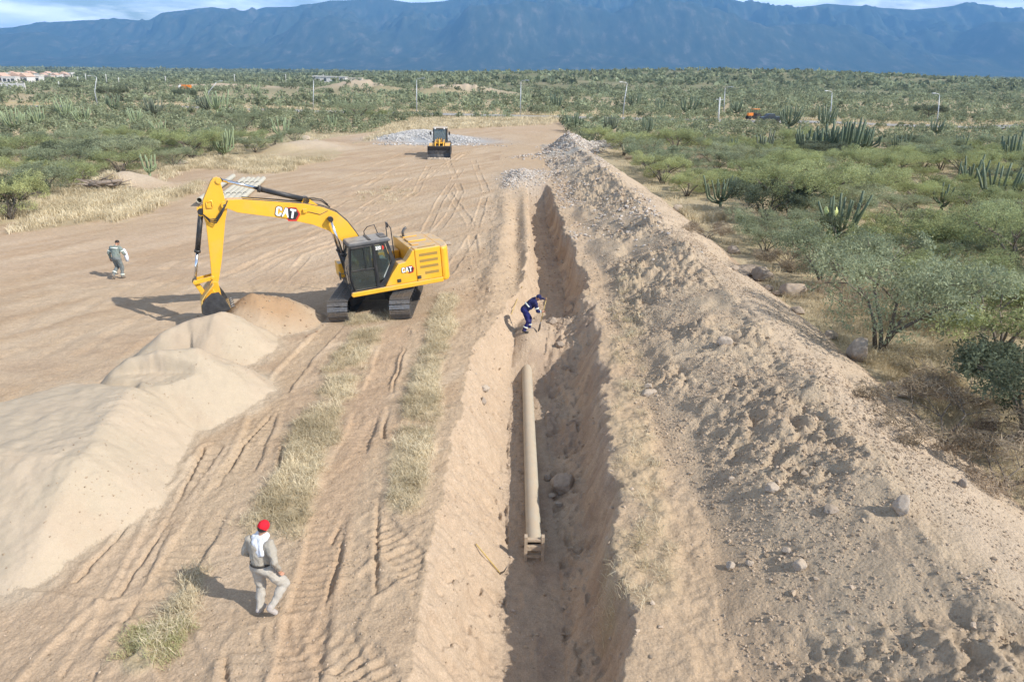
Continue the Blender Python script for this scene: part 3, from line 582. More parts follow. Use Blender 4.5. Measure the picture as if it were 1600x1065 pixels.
LOOK = dict(thorn='feathery thorn tree', bush='rounded green bush', grey='grey green tree', dark='dark green tree', dry='brown dry bush')
def put_tree(kind, loc, s, sz=None, label=None, group=None, rz=None):
    tm, cr = random.choice(PROTO[kind]); e = empty(NAME[kind], loc, (0, 0, random.uniform(0, 6.28) if rz is None else rz)); e.scale = (s, s, sz or s)
    link_mesh('trunk', tm, None, e); link_mesh('crown', cr, None, e); tag(e, label, CATN[kind], group); return e
# trees one can point to
HERO = [
 ('thorn', 1242, 343, 1.05, 1.25, 'wide umbrella shaped thorn tree with dark forked trunk, beyond the yellow grass'),
 ('grey', 1372, 548, 1.25, 1.5, 'large grey green thorn tree with bare forked stems beside the upright boulder'),
 ('grey', 1290, 448, .95, 1.15, 'grey green tree just behind the row of dark boulders at the foot of the bank'),
 ('dark', 1600, 690, .75, .8, 'dark leafed tree cut by the right edge above the dry brown bushes'),
 ('thorn', 1590, 440, 1.0, 1.15, 'green thorn tree with leaning trunk at the right edge'),
 ('bush', 1560, 545, 1.25, 1.1, 'broad green bush in the hollow at the right edge, above the bare patch'),
 ('dry', 1440, 590, .8, .7, 'brown dry bush between the two pale boulders below the bank'),
 ('dry', 1480, 700, 1.3, 1.1, 'largest tangle of brown dry brush along the lower foot of the bank'),
 ('dry', 1560, 760, 1.1, .9, 'brown dry bush nearest the lower right edge'),
 ('dry', 1235, 425, 1.0, 1.0, 'brown dry bush above the dark boulders'),
 ('dry', 1320, 480, .9, .9, 'brown dry bush between the grey green tree and the bank'),
 ('bush', 1450, 395, 1.2, 1.2, 'bright green bush right of the prickly pear'),
 ('dark', 180, 160, 1.5, 1.35, 'large round dark green tree among the scrub at the upper left'),
 ('dark', 1450, 186, 1.2, .95, 'round dark tree beside the rightmost street lamp'),
 ('dark', 110, 142, 1.4, .8, 'flat dark tree below the far houses'),
 ('thorn', 15, 343, .75, .85, 'small thorn tree with bare grey branches at the left edge in pale grass'),
 ('dark', 290, 158, 1.2, 1, 'dark tree below the far orange truck'),
 ('grey', 380, 205, 1.3, 1.2, 'grey blue tree right of the bent lamp pole'),
 ('thorn', 300, 250, 1.0, 1.0, 'thorn tree behind the flat pale rock'),
 ('grey', 110, 275, 1.1, 1.1, 'grey green tree behind the pile of cut branches'),
 ('bush', 40, 250, 1.2, 1.2, 'light green bush at the left edge behind the pale grass'),
 ('grey', 200, 265, 1.2, 1.2, 'grey green tree between the cut branches and the flat pale rock'),
 ('bush', 590, 188, 1.1, 1.0, 'last bush of the left scrub, at the top corner of the clearing'),
 ('grey', 560, 190, 1.5, 1.5, 'tall grey green tree at the upper right corner of the left scrub'),
 ('bush', 1000, 228, 1.0, .8, 'low bush behind the grey rubble at the end of the bank'),
 ('dry', 1105, 375, .9, .8, 'dry brown bush at the foot of the bank beside the yellow grass'),
]
taken = []
pts = at_many([(a, b) for _, a, b, *_ in HERO])
for (k, a, b, s, sz, lb), p in zip(HERO, pts):
    put_tree(k, p, s, sz, lb); taken.append((p[0], p[1], 2.4 * s))
CACT_PX = [(25, 205, 3.6, 0), (60, 200, 3.4, 0), (215, 198, 3.0, 0), (240, 184, 3.4, 2), (235, 278, 2.4, 1), (350, 245, 3.2, 0), (250, 215, 2.5, 0), (340, 180, 4.2, 0), (325, 176, 3.4, 2), (440, 222, 3.8, 1), (400, 150, 3.5, 0), (8, 247, 2.4, 0), (130, 195, 3.0, 0), (105, 190, 3.4, 0), (178, 175, 3, 0), (520, 205, 3, 1), (545, 185, 3, 0),
           (897, 205, 3.2, 2), (953, 207, 3.0, 2), (1012, 212, 3.2, 1), (1195, 245, 3.8, 1), (1232, 202, 3.4, 0), (1290, 205, 3.6, 0), (1255, 245, 3.6, 0), (1318, 250, 5.2, 2), (1282, 248, 4.4, 2), (1345, 245, 3.8, 2), (1140, 245, 2.6, 1), (1125, 325, 2.4, 0), (1310, 378, 2.9, 0), (1150, 180, 3.0, 0), (1462, 214, 3, 0), (1590, 268, 4.5, 2), (1555, 320, 3.2, 0), (1510, 300, 3.0, 0), (1470, 330, 2.4, 1), (1075, 180, 3.6, 0), (1030, 178, 3.4, 1), (990, 172, 3.4, 0), (1500, 245, 3, 1), (690, 162, 3.5, 1), (870, 172, 3.4, 0), (660, 165, 3, 0), (1405, 240, 2.6, 0)]
cpts = at_many([(a, b) for a, b, *_ in CACT_PX])
for c in cpts: taken.append((c[0], c[1], 1.2))
# scatter of scrub: the ones nearest the camera are things of their own, the far plain is one mass
def scatter(n, y0, y1, dmin, seed):
    rg = np.random.default_rng(seed); out = []; cell = {}
    Y = rg.uniform(y0, y1, n) ; X = rg.uniform(-1, 1, n) * (Y * .80 + 8)
    ok = ~inpoly(X, Y, CLEAR) & (np.abs(Y - road_y(X)) > 7.5) & ((X < -10) | (X > 12.6) | (Y > 90)); 
    gp = (fbm(X * .045 * (60 / max(60, dmin * 15)), Y * .06 * (60 / max(60, dmin * 15)), 3, 94) > .28); ok &= ~gp
    for x, y in zip(X[ok], Y[ok]):
        if any((x - a) ** 2 + (y - b) ** 2 < c * c for a, b, c in taken): continue
        k = (int(x // dmin), int(y // dmin)); bad = False
        for i in (-1, 0, 1):
            for j in (-1, 0, 1):
                for q in cell.get((k[0] + i, k[1] + j), ()):
                    if (q[0] - x) ** 2 + (q[1] - y) ** 2 < dmin * dmin: bad = True
        if not bad: cell.setdefault(k, []).append((x, y)); out.append((x, y))
    return np.array(out)
def proj(p):
    q = Vector(p) - Vector((0, 0, CAM_H)); w_ = q.dot(fw); return (800 + FPX * q.dot(rt) / w_, 532.5 - FPX * q.dot(up) / w_)
LMK = [(1242, 330, 'umbrella tree right of the bank'), (1372, 500, 'grey tree beside the upright boulder'), (1296, 365, 'prickly pear'), (1320, 235, 'big dark cactus group'), (1195, 235, 'slender many stemmed cactus'),
       (1590, 260, 'big cactus at the right edge'), (1590, 410, 'leaning thorn tree at right edge'), (1450, 180, 'round tree beside the rightmost lamp'), (1467, 215, 'rightmost lamp foot'), (1380, 236, 'pale stony patch'), (1122, 190, 'short leaning post'), (1098, 345, 'yellow grass'),
       (953, 205, 'small dark cactus behind the rubble'), (1012, 212, 'upright cactus behind the rubble'), (1125, 325, 'dark cactus beside the bank'), (1232, 202, 'cactus near the orange machine'), (180, 155, 'large round dark tree'), (150, 165, 'leaning lamp pole'), (325, 165, 'bent lamp pole'), (489, 170, 'straight lamp pole'),
       (340, 178, 'cactus under the bent pole'), (235, 195, 'grey many stemmed cactus'), (60, 200, 'tall cactus near the left edge'), (8, 247, 'low cactus at the left edge'), (350, 240, 'spreading cactus above the stacked pipes'), (235, 278, 'three stemmed cactus behind the mound'), (440, 222, 'slender cactus by the white stones'), (279, 255, 'flat pale rock'), (150, 290, 'cut branches'), (15, 335, 'small bare thorn tree'), (590, 188, 'top corner of the left scrub'), (1440, 590, 'two pale boulders'), (1560, 760, 'dry brush at lower right'), (1470, 330, 'slender cactus in mid scrub'), (700, 215, 'gravel heap'), (1555, 320, 'low dark cactus at right')]
def where(p):
    a, b = proj(p); i = min(range(len(LMK)), key=lambda k: math.hypot(LMK[k][0] - a, (LMK[k][1] - b) * 2.2)); dx = a - LMK[i][0]; dy = (b - LMK[i][1]) * 2.2; d = math.hypot(dx, dy)
    r = 'far ' if d > 170 else '' if d > 60 else 'just '
    ang = math.degrees(math.atan2(-dy, dx)) % 360; r += ['right of', 'up and right of', 'above', 'up and left of', 'left of', 'down and left of', 'below', 'down and right of'][int((ang + 22.5) // 45) % 8]
    return r + ' the ' + LMK[i][2]
near_ = scatter(30000, 15, 175, 3.0, 3); fr = fbm(near_[:, 0] * .07, near_[:, 1] * .07, 3, 91)
lim = sorted(near_[:, 1])[300 - len(HERO)] if len(near_) > 300 - len(HERO) else 999
nz_ = terrain(near_[None, :, 0], near_[None, :, 1])[0]
tk2 = fbm(near_[:, 0] * .2, near_[:, 1] * .2, 2, 92); mid = []
ZONE = lambda x, y: ('in the left scrub' if x < 0 else 'in the right scrub') + (' near the clearing' if y < 60 else ' further back')
for (x, y), z, f, g2 in zip(near_, nz_, fr, tk2):
    r = random.random()
    if x > 11 and x < 17 and y < 32: k = 'dry' if r < .5 else random.choice(['grey', 'bush'])
    else: k = 'dark' if r < .05 else 'dry' if r < .13 else ('bush' if f > .08 else 'thorn' if f > -.1 else 'grey') if r < .75 else random.choice(['bush', 'grey', 'thorn'])
    s = random.uniform(.6, 1.05) * (.85 if k == 'thorn' else 1)
    if y <= lim:
        put_tree(k, (x, y, z), s, s * random.uniform(.8, 1.1), ('small ' if s < .75 else 'big ' if s > .92 else '') + LOOK[k] + ' ' + where((x, y, z)), {'thorn': 'thorn trees of the scrub', 'bush': 'green bushes of the scrub', 'grey': 'grey green trees of the scrub', 'dark': 'dark trees of the scrub', 'dry': 'dry bushes of the scrub'}[k])
    else: mid.append((x, y, z, s, k))
_by = {}
for o in COL.objects:
    if o.get('label') and o.get('group', '').endswith('of the scrub'): _by.setdefault(o['label'], []).append(o)
for lb, os_ in _by.items():
    if len(os_) > 1:
        os_.sort(key=lambda o: o.location.y); nm = ['nearer', 'farther'] if len(os_) == 2 else ['nearest', 'second nearest', 'third nearest', 'fourth nearest', 'fifth nearest', 'sixth nearest'][:len(os_) - 1] + ['farthest']
        for o, w_ in zip(os_, nm):
            t_ = w_ + ' ' + lb
            for cut in (' many stemmed', ' nearest ', ' small', ' just', ' far'):
                if len(t_.split()) > 16: t_ = t_.replace(cut, '' if cut != ' nearest ' else ' ', 1)
            o['label'] = t_
print('TREES', len(near_), 'limit y', lim, 'mid', len(mid))
def merged(name, items, label, cat, leafm):
    """many small shrubs in one mesh: items (x,y,z,r,h,nquads,size)"""
    P = []; Sz = []; Cc = []; rg = np.random.default_rng(11)
    for (x, y, z, r, h, n, sz, tone) in items:
        nb = 3; c = rg.normal(0, .42, (nb, 3)) * [r, r, 0]; w_ = rg.integers(0, nb, n); u = rg.normal(size=(n, 3)); u /= np.linalg.norm(u, axis=1)[:, None]; u[:, 2] = np.abs(u[:, 2]) - .12
        rr = rg.uniform(.5, .8, nb)[w_][:, None]; p = c[w_] + u * (1 - np.abs(rg.normal(0, .2, n)))[:, None] * rr * [r, r, h / .8]; p[:, 2] = np.maximum(p[:, 2], 0) + h * .12
        P.append(p + [x, y, z]); Sz.append(np.full(n, sz)); Cc.append(np.clip(tone + rg.normal(0, .1, n) + rg.uniform(-.15, .15, nb)[w_], 0, 1))
    P = np.concatenate(P); V, F = quads(P, np.concatenate(Sz), rg, 1.8); me = np_mesh(name, V, F); set_col(me, np.repeat(np.repeat(np.concatenate(Cc), 4)[:, None], 3, 1))
    return tag(link_mesh(name, me, M[leafm]), label, cat, kind='stuff')
items = [[], []]; rg = np.random.default_rng(5)
for (x, y, z, s, k) in mid: items[1 if k in ('grey', 'dark') else 0].append((x, y, z, 1.9 * s, 2.3 * s, 230, .26, {'dark': .05, 'dry': .7}.get(k, rg.uniform(.25, .75))))
f2 = scatter(16000, 175, 420, 4.3, 8); z2 = terrain(f2[None, :, 0], f2[None, :, 1])[0]
dn = fbm(f2[:, 0] * .02, f2[:, 1] * .035, 3, 84)
for (x, y), z, d in zip(f2, z2, dn):
    if d > .38 or random.random() < .1: continue
    items[int(random.random() < .55)].append((x, y, z, rg.uniform(1.5, 2.7), rg.uniform(1.6, 3), 60, .62, rg.uniform(.1, .75)))
f3 = scatter(19000, 420, 1500, 8.5, 9); z3 = terrain(f3[None, :, 0], f3[None, :, 1])[0]
for (x, y), z in zip(f3, z3): items[int(random.random() < .6)].append((x, y, z, rg.uniform(3, 5.4), rg.uniform(2.2, 4), 22, 2.1, rg.uniform(.1, .7)))
f4 = scatter(16000, 1500, 4300, 20, 10); z4 = terrain(f4[None, :, 0], f4[None, :, 1])[0]
for (x, y), z in zip(f4, z4): items[int(random.random() < .6)].append((x, y, z, rg.uniform(8, 14), rg.uniform(4, 8), 10, 8, rg.uniform(.1, .6)))
print('FAR', len(f2), len(f3), len(f4))
merged('green_scrub', items[0], 'green scrub covering the plain behind the clearing', 'scrub', 'leaf_far')
merged('grey_scrub', items[1], 'grey green scrub mixed into the plain behind the clearing', 'scrub', 'leaf_grey')

# ------------------------------------------------------------------ cacti
M['cactus'] = mat('cactus_skin', (.115, .15, .085), .6, var=.25, vscale=2, bump=.3)
M['cactus_pale'] = mat('cactus_skin_pale', (.23, .28, .15), .6, var=.2, vscale=2, bump=.3)
M['cactus_grey'] = mat('cactus_skin_grey', (.14, .16, .105), .7, var=.25, vscale=2, bump=.3)
def cactus_mesh(seed, style):
    rg = np.random.default_rng(seed); mb = MB(); H_ = 1.0
    mb.tube([(0, 0, -.1), (0, 0, .22)], .045, 8)
    n = (17, 9, 26)[style]; sp = (.42, .3, .5)[style]
    for i in range(n):
        a = 2 * math.pi * i / n + rg.uniform(-.3, .3); r = sp * rg.uniform(.25, 1.); z0 = rg.uniform(.1, .28); top = rg.uniform(.6, 1.) * (1 - .25 * r / sp if style != 0 else 1)
        lean = rg.uniform(.0, .22) if style == 0 else .05
        p = [(0, 0, z0), (math.cos(a) * r * .6, math.sin(a) * r * .6, z0 + .06), (math.cos(a) * r, math.sin(a) * r, z0 + .17), (math.cos(a) * (r + lean * .5), math.sin(a) * (r + lean * .5), (z0 + top) / 2 + .1), (math.cos(a) * (r + lean), math.sin(a) * (r + lean), top), (math.cos(a) * (r + lean), math.sin(a) * (r + lean), top + .015)]
        w_ = .026 * rg.uniform(.85, 1.2); mb.tube(p, 0, 8, [w_ * .8, w_, w_ * 1.1, w_ * 1.05, w_ * .85, w_ * .3])
    return mb.mesh('cactus')
CM = [[cactus_mesh(200 + 10 * s + i, s) for i in range(3)] for s in range(3)]
def pos_word(px): return 'left' if px < 700 else 'right'
NEAR_C = {0: 'second from the left edge, below the far houses', }
CL = ['pale columnar cactus cut by the left edge', 'tall pale columnar cactus second from the left edge', 'pale blue green cactus between the left lamp pole and the grey cactus', 'grey many stemmed cactus right of the big dark tree', 'three pale cactus stems rising behind the earth mound', 'pale spreading cactus beside the grass at the clearing edge, above the stacked pipes', 'small pale cactus in the middle of the left scrub', 'wide cactus at the foot of the bent lamp pole', 'grey cactus just left of the bent lamp pole foot', 'slender upright cactus left of the white stones', 'far small cactus between the second and third lamps from the left', 'low pale cactus at the left edge above the dry grass', 'pale cactus just left of the leaning lamp pole foot', 'pale cactus between the second cactus and the leaning lamp pole', 'dark cactus right of the leaning lamp pole', 'upright cactus in the right part of the left scrub', 'cactus below the straight lamp pole of the left scrub',
      'spiky cactus behind the rubble, left one of two', 'small dark cactus behind the rubble, right one of two', 'upright cactus right of the pair behind the rubble', 'slender many stemmed cactus left of the big cactus group', 'cactus above the slender one, near the parked orange machine', 'cactus at the foot of the lamp above the big cactus group', 'pale cactus at the left end of the big cactus group', 'biggest dark candelabra cactus of the right scrub', 'left half of the big dark cactus group', 'right outlier of the big dark cactus group', 'small upright cactus below the short leaning post', 'dark cactus at the upper foot of the bank beside the umbrella tree', 'cactus growing beside the prickly pear', 'cactus near the far verge left of the orange machine', 'dark cactus at the foot of the rightmost lamp', 'large dark cactus cut by the right edge', 'dark cactus low at the right, above the leaning thorn tree', 'grey cactus left of the dark one near the right edge', 'slender cactus in the scrub right of the umbrella tree', 'far cactus beyond the road, right of the fourth lamp', 'far slim cactus beyond the road near the fourth lamp', 'far cactus beyond the road just right of the lamp above the bank', 'slender cactus in the right scrub below the round dark tree', 'far upright cactus beyond the road right of the middle left lamp', 'far cactus beyond the road above the rubble', 'far cactus beyond the road beside the middle left lamp', 'small cactus between the pale stony patches of the right scrub']
for i, ((px, py, h, st), p) in enumerate(zip(CACT_PX, cpts)):
    h = h * (1.0 if p[1] < 120 else 1.25)
    me = CM[st][i % 3]; o = bpy.data.objects.new('columnar_cactus', me.copy() if i < 0 else me); COL.objects.link(o)
    if not me.materials: me.materials.append(None)
    o.material_slots[0].link = 'OBJECT'; o.material_slots[0].material = M['cactus_pale'] if (px < 700 and i not in (3, 8, 14)) else M['cactus_grey'] if i in (3, 8, 18, 20) else M['cactus']
    o.location = p; o.rotation_euler = (0, 0, i * 1.3); o.scale = (h * .95, h * .95, h)
    tag(o, CL[i], 'cactus', 'columnar cacti in the scrub')
pr = at(1296, 375); e = empty('prickly_pear', pr); tag(e, 'prickly pear with round pads and pale yellow tips in the right scrub', 'cactus')
mb = MB(); mb2 = MB(); rp = random.Random(4)
def pad(mb, c, r, n): 
    n = Vector(n).normalized(); q = n.to_track_quat('Y', 'Z').to_matrix(); tmp = MB(); tmp.sphere((0, 0, 0), 1, 12); mb.add([q @ Vector((v[0] * r * .8, v[1] * r * .16, v[2] * r)) + Vector(c) for v in tmp.v], tmp.f, True)
for i in range(34):
    a = rp.uniform(0, 6.28); rr = rp.uniform(0, .65); z = rp.uniform(.15, 1.5); pad(mb, (math.cos(a) * rr, math.sin(a) * rr, z), rp.uniform(.16, .22), (math.cos(a + rp.uniform(-1, 1)), math.sin(a), rp.uniform(-.4, .4)))
for i in range(9): a = rp.uniform(0, 6.28); pad(mb2, (-.2 + math.cos(a) * .3, math.sin(a) * .3, 1.65 + rp.uniform(-.1, .15)), .15, (math.cos(a), math.sin(a) - 1, .2))
M['pad'] = mat('pear_pad', (.13, .19, .06), .5, var=.2); M['padtip'] = mat('pear_young_pad', (.6, .65, .25), .5, var=.2)
mb.build('pads', M['pad'], e); mb2.build('young_pads', M['padtip'], e)

# ------------------------------------------------------------------ dry grass
def grassmat(name, a, b_):
    m, t, b = newmat(name); n = t.nodes.new; l = t.links.new; at_ = n('ShaderNodeAttribute'); at_.attribute_name = 'Col'
    r = n('ShaderNodeMixRGB'); r.inputs[1].default_value = a + (1,); r.inputs[2].default_value = b_ + (1,); l(at_.outputs['Fac'], r.inputs[0])
    df = n('ShaderNodeBsdfDiffuse'); tl = n('ShaderNodeBsdfTranslucent'); l(r.outputs[0], df.inputs[0]); l(r.outputs[0], tl.inputs[0]); mx = n('ShaderNodeMixShader'); mx.inputs[0].default_value = .25
    l(df.outputs[0], mx.inputs[1]); l(tl.outputs[0], mx.inputs[2]); l(mx.outputs[0], t.nodes['Material Output'].inputs[0]); return m
M['dry'] = grassmat('dry_grass', (.46, .385, .25), (.80, .70, .50)); M['greengrass'] = grassmat('green_grass', (.3, .32, .15), (.55, .5, .28))
def blades(name, X, Y, hgt, wid, label, m, seed=0, lie=.5, kind='stuff', cat='grass'):
    rg = np.random.default_rng(seed); n = len(X); Z = terrain(X[None], Y[None])[0]; a = rg.uniform(0, 2 * np.pi, n) ; h = hgt * rg.uniform(.45, 1.25, n); ln = rg.uniform(.2, 1.1, n) * lie * 2
    d = np.stack([np.cos(a), np.sin(a)], 1); base = np.stack([X, Y, Z - .01], 1); b2 = rg.uniform(0, 2 * np.pi, n); pr = np.stack([np.cos(b2), np.sin(b2), np.zeros(n)], 1) * (wid * rg.uniform(.6, 1.3, n))[:, None] / 2
    m1 = base + np.concatenate([d * (h * ln * .35)[:, None], (h * .6)[:, None]], 1); tp = base + np.concatenate([d * (h * ln)[:, None], (h * (1 - .35 * ln))[:, None]], 1)
    V = np.stack([base - pr, base + pr, m1 + pr * .8, m1 - pr * .8, tp + pr * .2, tp - pr * .2], 1).reshape(-1, 3)
    k = np.arange(n)[:, None] * 6; F = np.concatenate([k + [0, 1, 2, 3], k + [3, 2, 4, 5]]); me = np_mesh(name, V, F)
    tone = np.clip(.5 + .9 * fbm(X * .8, Y * .8, 3, 12) + rg.normal(0, .2, n), 0, 1); set_col(me, np.repeat(np.repeat(tone, 6)[:, None], 3, 1)); o = link_mesh(name, me, m); return tag(o, label, cat, kind=kind)
def clump(n, bx, seed, dens, keep=None, tuft=.09, per=14):
    """tufts: points gathered round centres inside a box"""
    rg = np.random.default_rng(seed); c = rg.uniform((bx[0], bx[2]), (bx[1], bx[3]), (n, 2)); k = keep(c[:, 0], c[:, 1]) > rg.uniform(0, 1, n); c = c[k]
    p = np.repeat(c, per, 0) + rg.normal(0, tuft, (len(c) * per, 2)); return p[:, 0], p[:, 1]
strips_only = lambda X, Y: np.max([sst(wd * 1.2, wd * .5, seg_dist(X, Y, p)[0] / (1 + .45 * fbm(X * .9, Y * .9, 3, 33))) for p, wd in GR.values()], 0) * sst(-.45, .1, fbm(X * .8, Y * .8, 3, 77) + .2)
X1, Y1 = clump(14500, (-8, 5, 8.5, 31), 1, 0, lambda X, Y: strips_only(X, Y) * np.where(X > 2, .13, 1) * (.3 + .7 * sst(-.2, .1, fbm(X * 2.2, Y * 2.2, 3, 45))), .085, 26)
blades('dry_grass_strips', X1, Y1, .23, .010, 'flattened straw coloured grass in strips between the crawler ruts', M['dry'], 1, .75)
def scat(n, box, seed, keep):
    return clump(n, box, seed, 0, keep, .12, 12)
X2, Y2 = clump(16000, (-42, -4, 34, 75), 2, 0, lambda X, Y: np.where(Y < 110, np.max([inpoly(X + fbm(X * .2, Y * .2, 3, 2) * 2, Y + fbm(X * .25, Y * .25, 3, 3) * 3, P) * 1. for P in FIELD], 0), 0) * (.35 + .65 * sst(-.3, .2, fbm(X * .4, Y * .4, 3, 93))), .2, 22)
blades('dry_grass_field', X2, Y2, .5, .028, 'tall pale dry grass along the left edge of the clearing', M['dry'], 2, .45)
X3, Y3 = clump(9000, (-34, 14, 88, 160), 3, 0, lambda X, Y: inpoly(X, Y, FIELD[2]) * .9, .4, 12)
blades('dry_grass_far', X3, Y3, .45, .06, 'pale dry grass at the far end of the clearing before the road', M['dry'], 3, .4)
X4, Y4 = clump(26000, (-75, 80, 12, 115), 4, 0, lambda X, Y: (~inpoly(X, Y, CLEAR) & ((X > 11.2) | (X < -9))) * .55 * (np.abs(X) < Y * .82 + 8), .2, 12)
blades('dry_undergrowth', X4, Y4, .4, .028, 'dry grass and straw on the ground between the scrub', M['dry'], 4, .5)
X5, Y5 = clump(1500, (10.8, 17, 9, 30), 5, 0, lambda X, Y: (X > 11.7) * .8, .14, 30)
blades('dry_foot_grass', X5, Y5, .4, .009, 'brownish dry grass along the lower foot of the bank', M['dry'], 5, .6)
a, b = G(238, 1005); X6, Y6 = clump(60, (a - .5, a + .5, b - .45, b + .45), 6, 0, lambda X, Y: X * 0 + .8, .07, 26)
X8, Y8 = clump(420, (-14, -7, 44, 58), 16, 0, lambda X, Y: inpoly(X, Y, Gp([(555, 302), (610, 288), (655, 300), (620, 320), (565, 320)])) * .55, .12, 14)
blades('trampled_grass', X8, Y8, .25, .02, 'thin patch of trampled straw on the clearing behind the digger', M['dry'], 16, .7)
blades('green_grass_patch', X6, Y6, .18, .009, 'small patch of green grass at the lower left', M['greengrass'], 6, .8)
yg = at(1098, 340); X7, Y7 = clump(160, (yg.x - 1.1, yg.x + 1.4, yg.y - 1.6, yg.y + 2), 7, 0, lambda X, Y: X * 0 + .9, .15, 30)
blades('yellow_grass_patch', X7, Y7, .6, .02, 'patch of bright yellow grass at the foot of the bank', M['dry'], 7, .4)
xs7 = np.random.default_rng(70).uniform(-100, 120, 5200); ys7 = road_y(xs7) + np.random.default_rng(71).uniform(4.5, 13, 5200) * np.where(np.random.default_rng(72).uniform(0, 1, 5200) > .3, 1, -1)
blades('verge_grass', np.repeat(xs7, 4) + np.random.default_rng(73).normal(0, .3, 20800), np.repeat(ys7, 4), .6, .1, 'yellow grass on the verges of the far road', M['dry'], 8, .4)

# ------------------------------------------------------------------ lettering and emblem (local u to the right, v up)
GL = {'C': [[(.15, 0), (.45, 0), (.6, .15), (.6, .38), (.4, .38), (.4, .2), (.2, .2), (.2, .8), (.4, .8), (.4, .62), (.6, .62), (.6, .85), (.45, 1), (.15, 1), (0, .85), (0, .15)]],
      'A': [[(0, 0), (.2, 0), (.36, .42), (.52, 0), (.72, 0), (.48, 1), (.24, 1)]],
      'T': [[(.2, 0), (.42, 0), (.42, .78), (.62, .78), (.62, 1), (0, 1), (0, .78), (.2, .78)]],
      '3': [[(0, 0), (.5, 0), (.5, 1), (0, 1), (0, .8), (.3, .8), (.3, .6), (.06, .6), (.06, .4), (.3, .4), (.3, .2), (0, .2)]],
      '2': [[(0, 0), (.5, 0), (.5, .2), (.2, .2), (.2, .4), (.5, .4), (.5, 1), (0, 1), (0, .8), (.3, .8), (.3, .6), (0, .6)]],
      '0': [[(0, 0), (.5, 0), (.5, .2), (0, .2)], [(0, .8), (.5, .8), (.5, 1), (0, 1)], [(0, .2), (.18, .2), (.18, .8), (0, .8)], [(.32, .2), (.5, .2), (.5, .8), (.32, .8)]]}
def lettering(parent, name, text, org, ud, vd, nd, size, m, off=.004, grow=0., adv=None):
    """flat cut vinyl letters standing off a plate; org: lower left corner"""
    mb = MB(); o = Vector(org); u = Vector(ud); v = Vector(vd); nn = Vector(nd); x = 0
    for ch in text:
        w_ = {'A': .72, 'T': .62, 'C': .6}.get(ch, .5)
        for poly in GL[ch]:
            cx_, cy_ = w_ / 2, .5
            q = [(cx_ + (a - cx_) * (1 + grow / w_), cy_ + (b - cy_) * (1 + grow)) for a, b in poly]
            n0 = [o + u * (x + a) * size + v * b * size + nn * off for a, b in q]; n1 = [p + nn * .003 for p in n0]; k = len(q)
            mb.add(n0 + n1, [tuple(range(k)), tuple(range(2 * k - 1, k - 1, -1))] + [(i, i + k, (i + 1) % k + k, (i + 1) % k) for i in range(k)])
        x += w_ + (.06 if ch in 'CAT' else .16)
    return mb.build(name, m, parent)
def emblem(parent, org, ud, vd, nd, s):
    o = Vector(org); u = Vector(ud); v = Vector(vd); nn = Vector(nd)
    def poly(pts, off, nm, m):
        mb = MB(); n0 = [o + u * a * s + v * b * s + nn * off for a, b in pts]; n1 = [p + nn * .003 for p in n0]; k = len(pts)
        mb.add(n0 + n1, [tuple(range(k)), tuple(range(2 * k - 1, k - 1, -1))] + [(i, i + k, (i + 1) % k + k, (i + 1) % k) for i in range(k)]); return mb.build(nm, m, parent)
    hx = lambda r, cx, cy: [(cx + r * math.cos(R(60 * i + 10)), cy + r * math.sin(R(60 * i + 10))) for i in range(6)]
    poly(hx(.86, 1.72, .42), .003, 'emblem_border', M['red']); poly(hx(.7, 1.68, .45), .008, 'emblem_field', M['black'])
    lettering(parent, 'letter_outline', 'CAT', o, u, v, nn, s, M['black'], .013, .14)
    poly([(.72, -.06), (1.02, .44), (1.34, -.06)], .023, 'emblem_triangle', M['yellow'])
    lettering(parent, 'letters', 'CAT', o, u, v, nn, s, M['white'], .018)

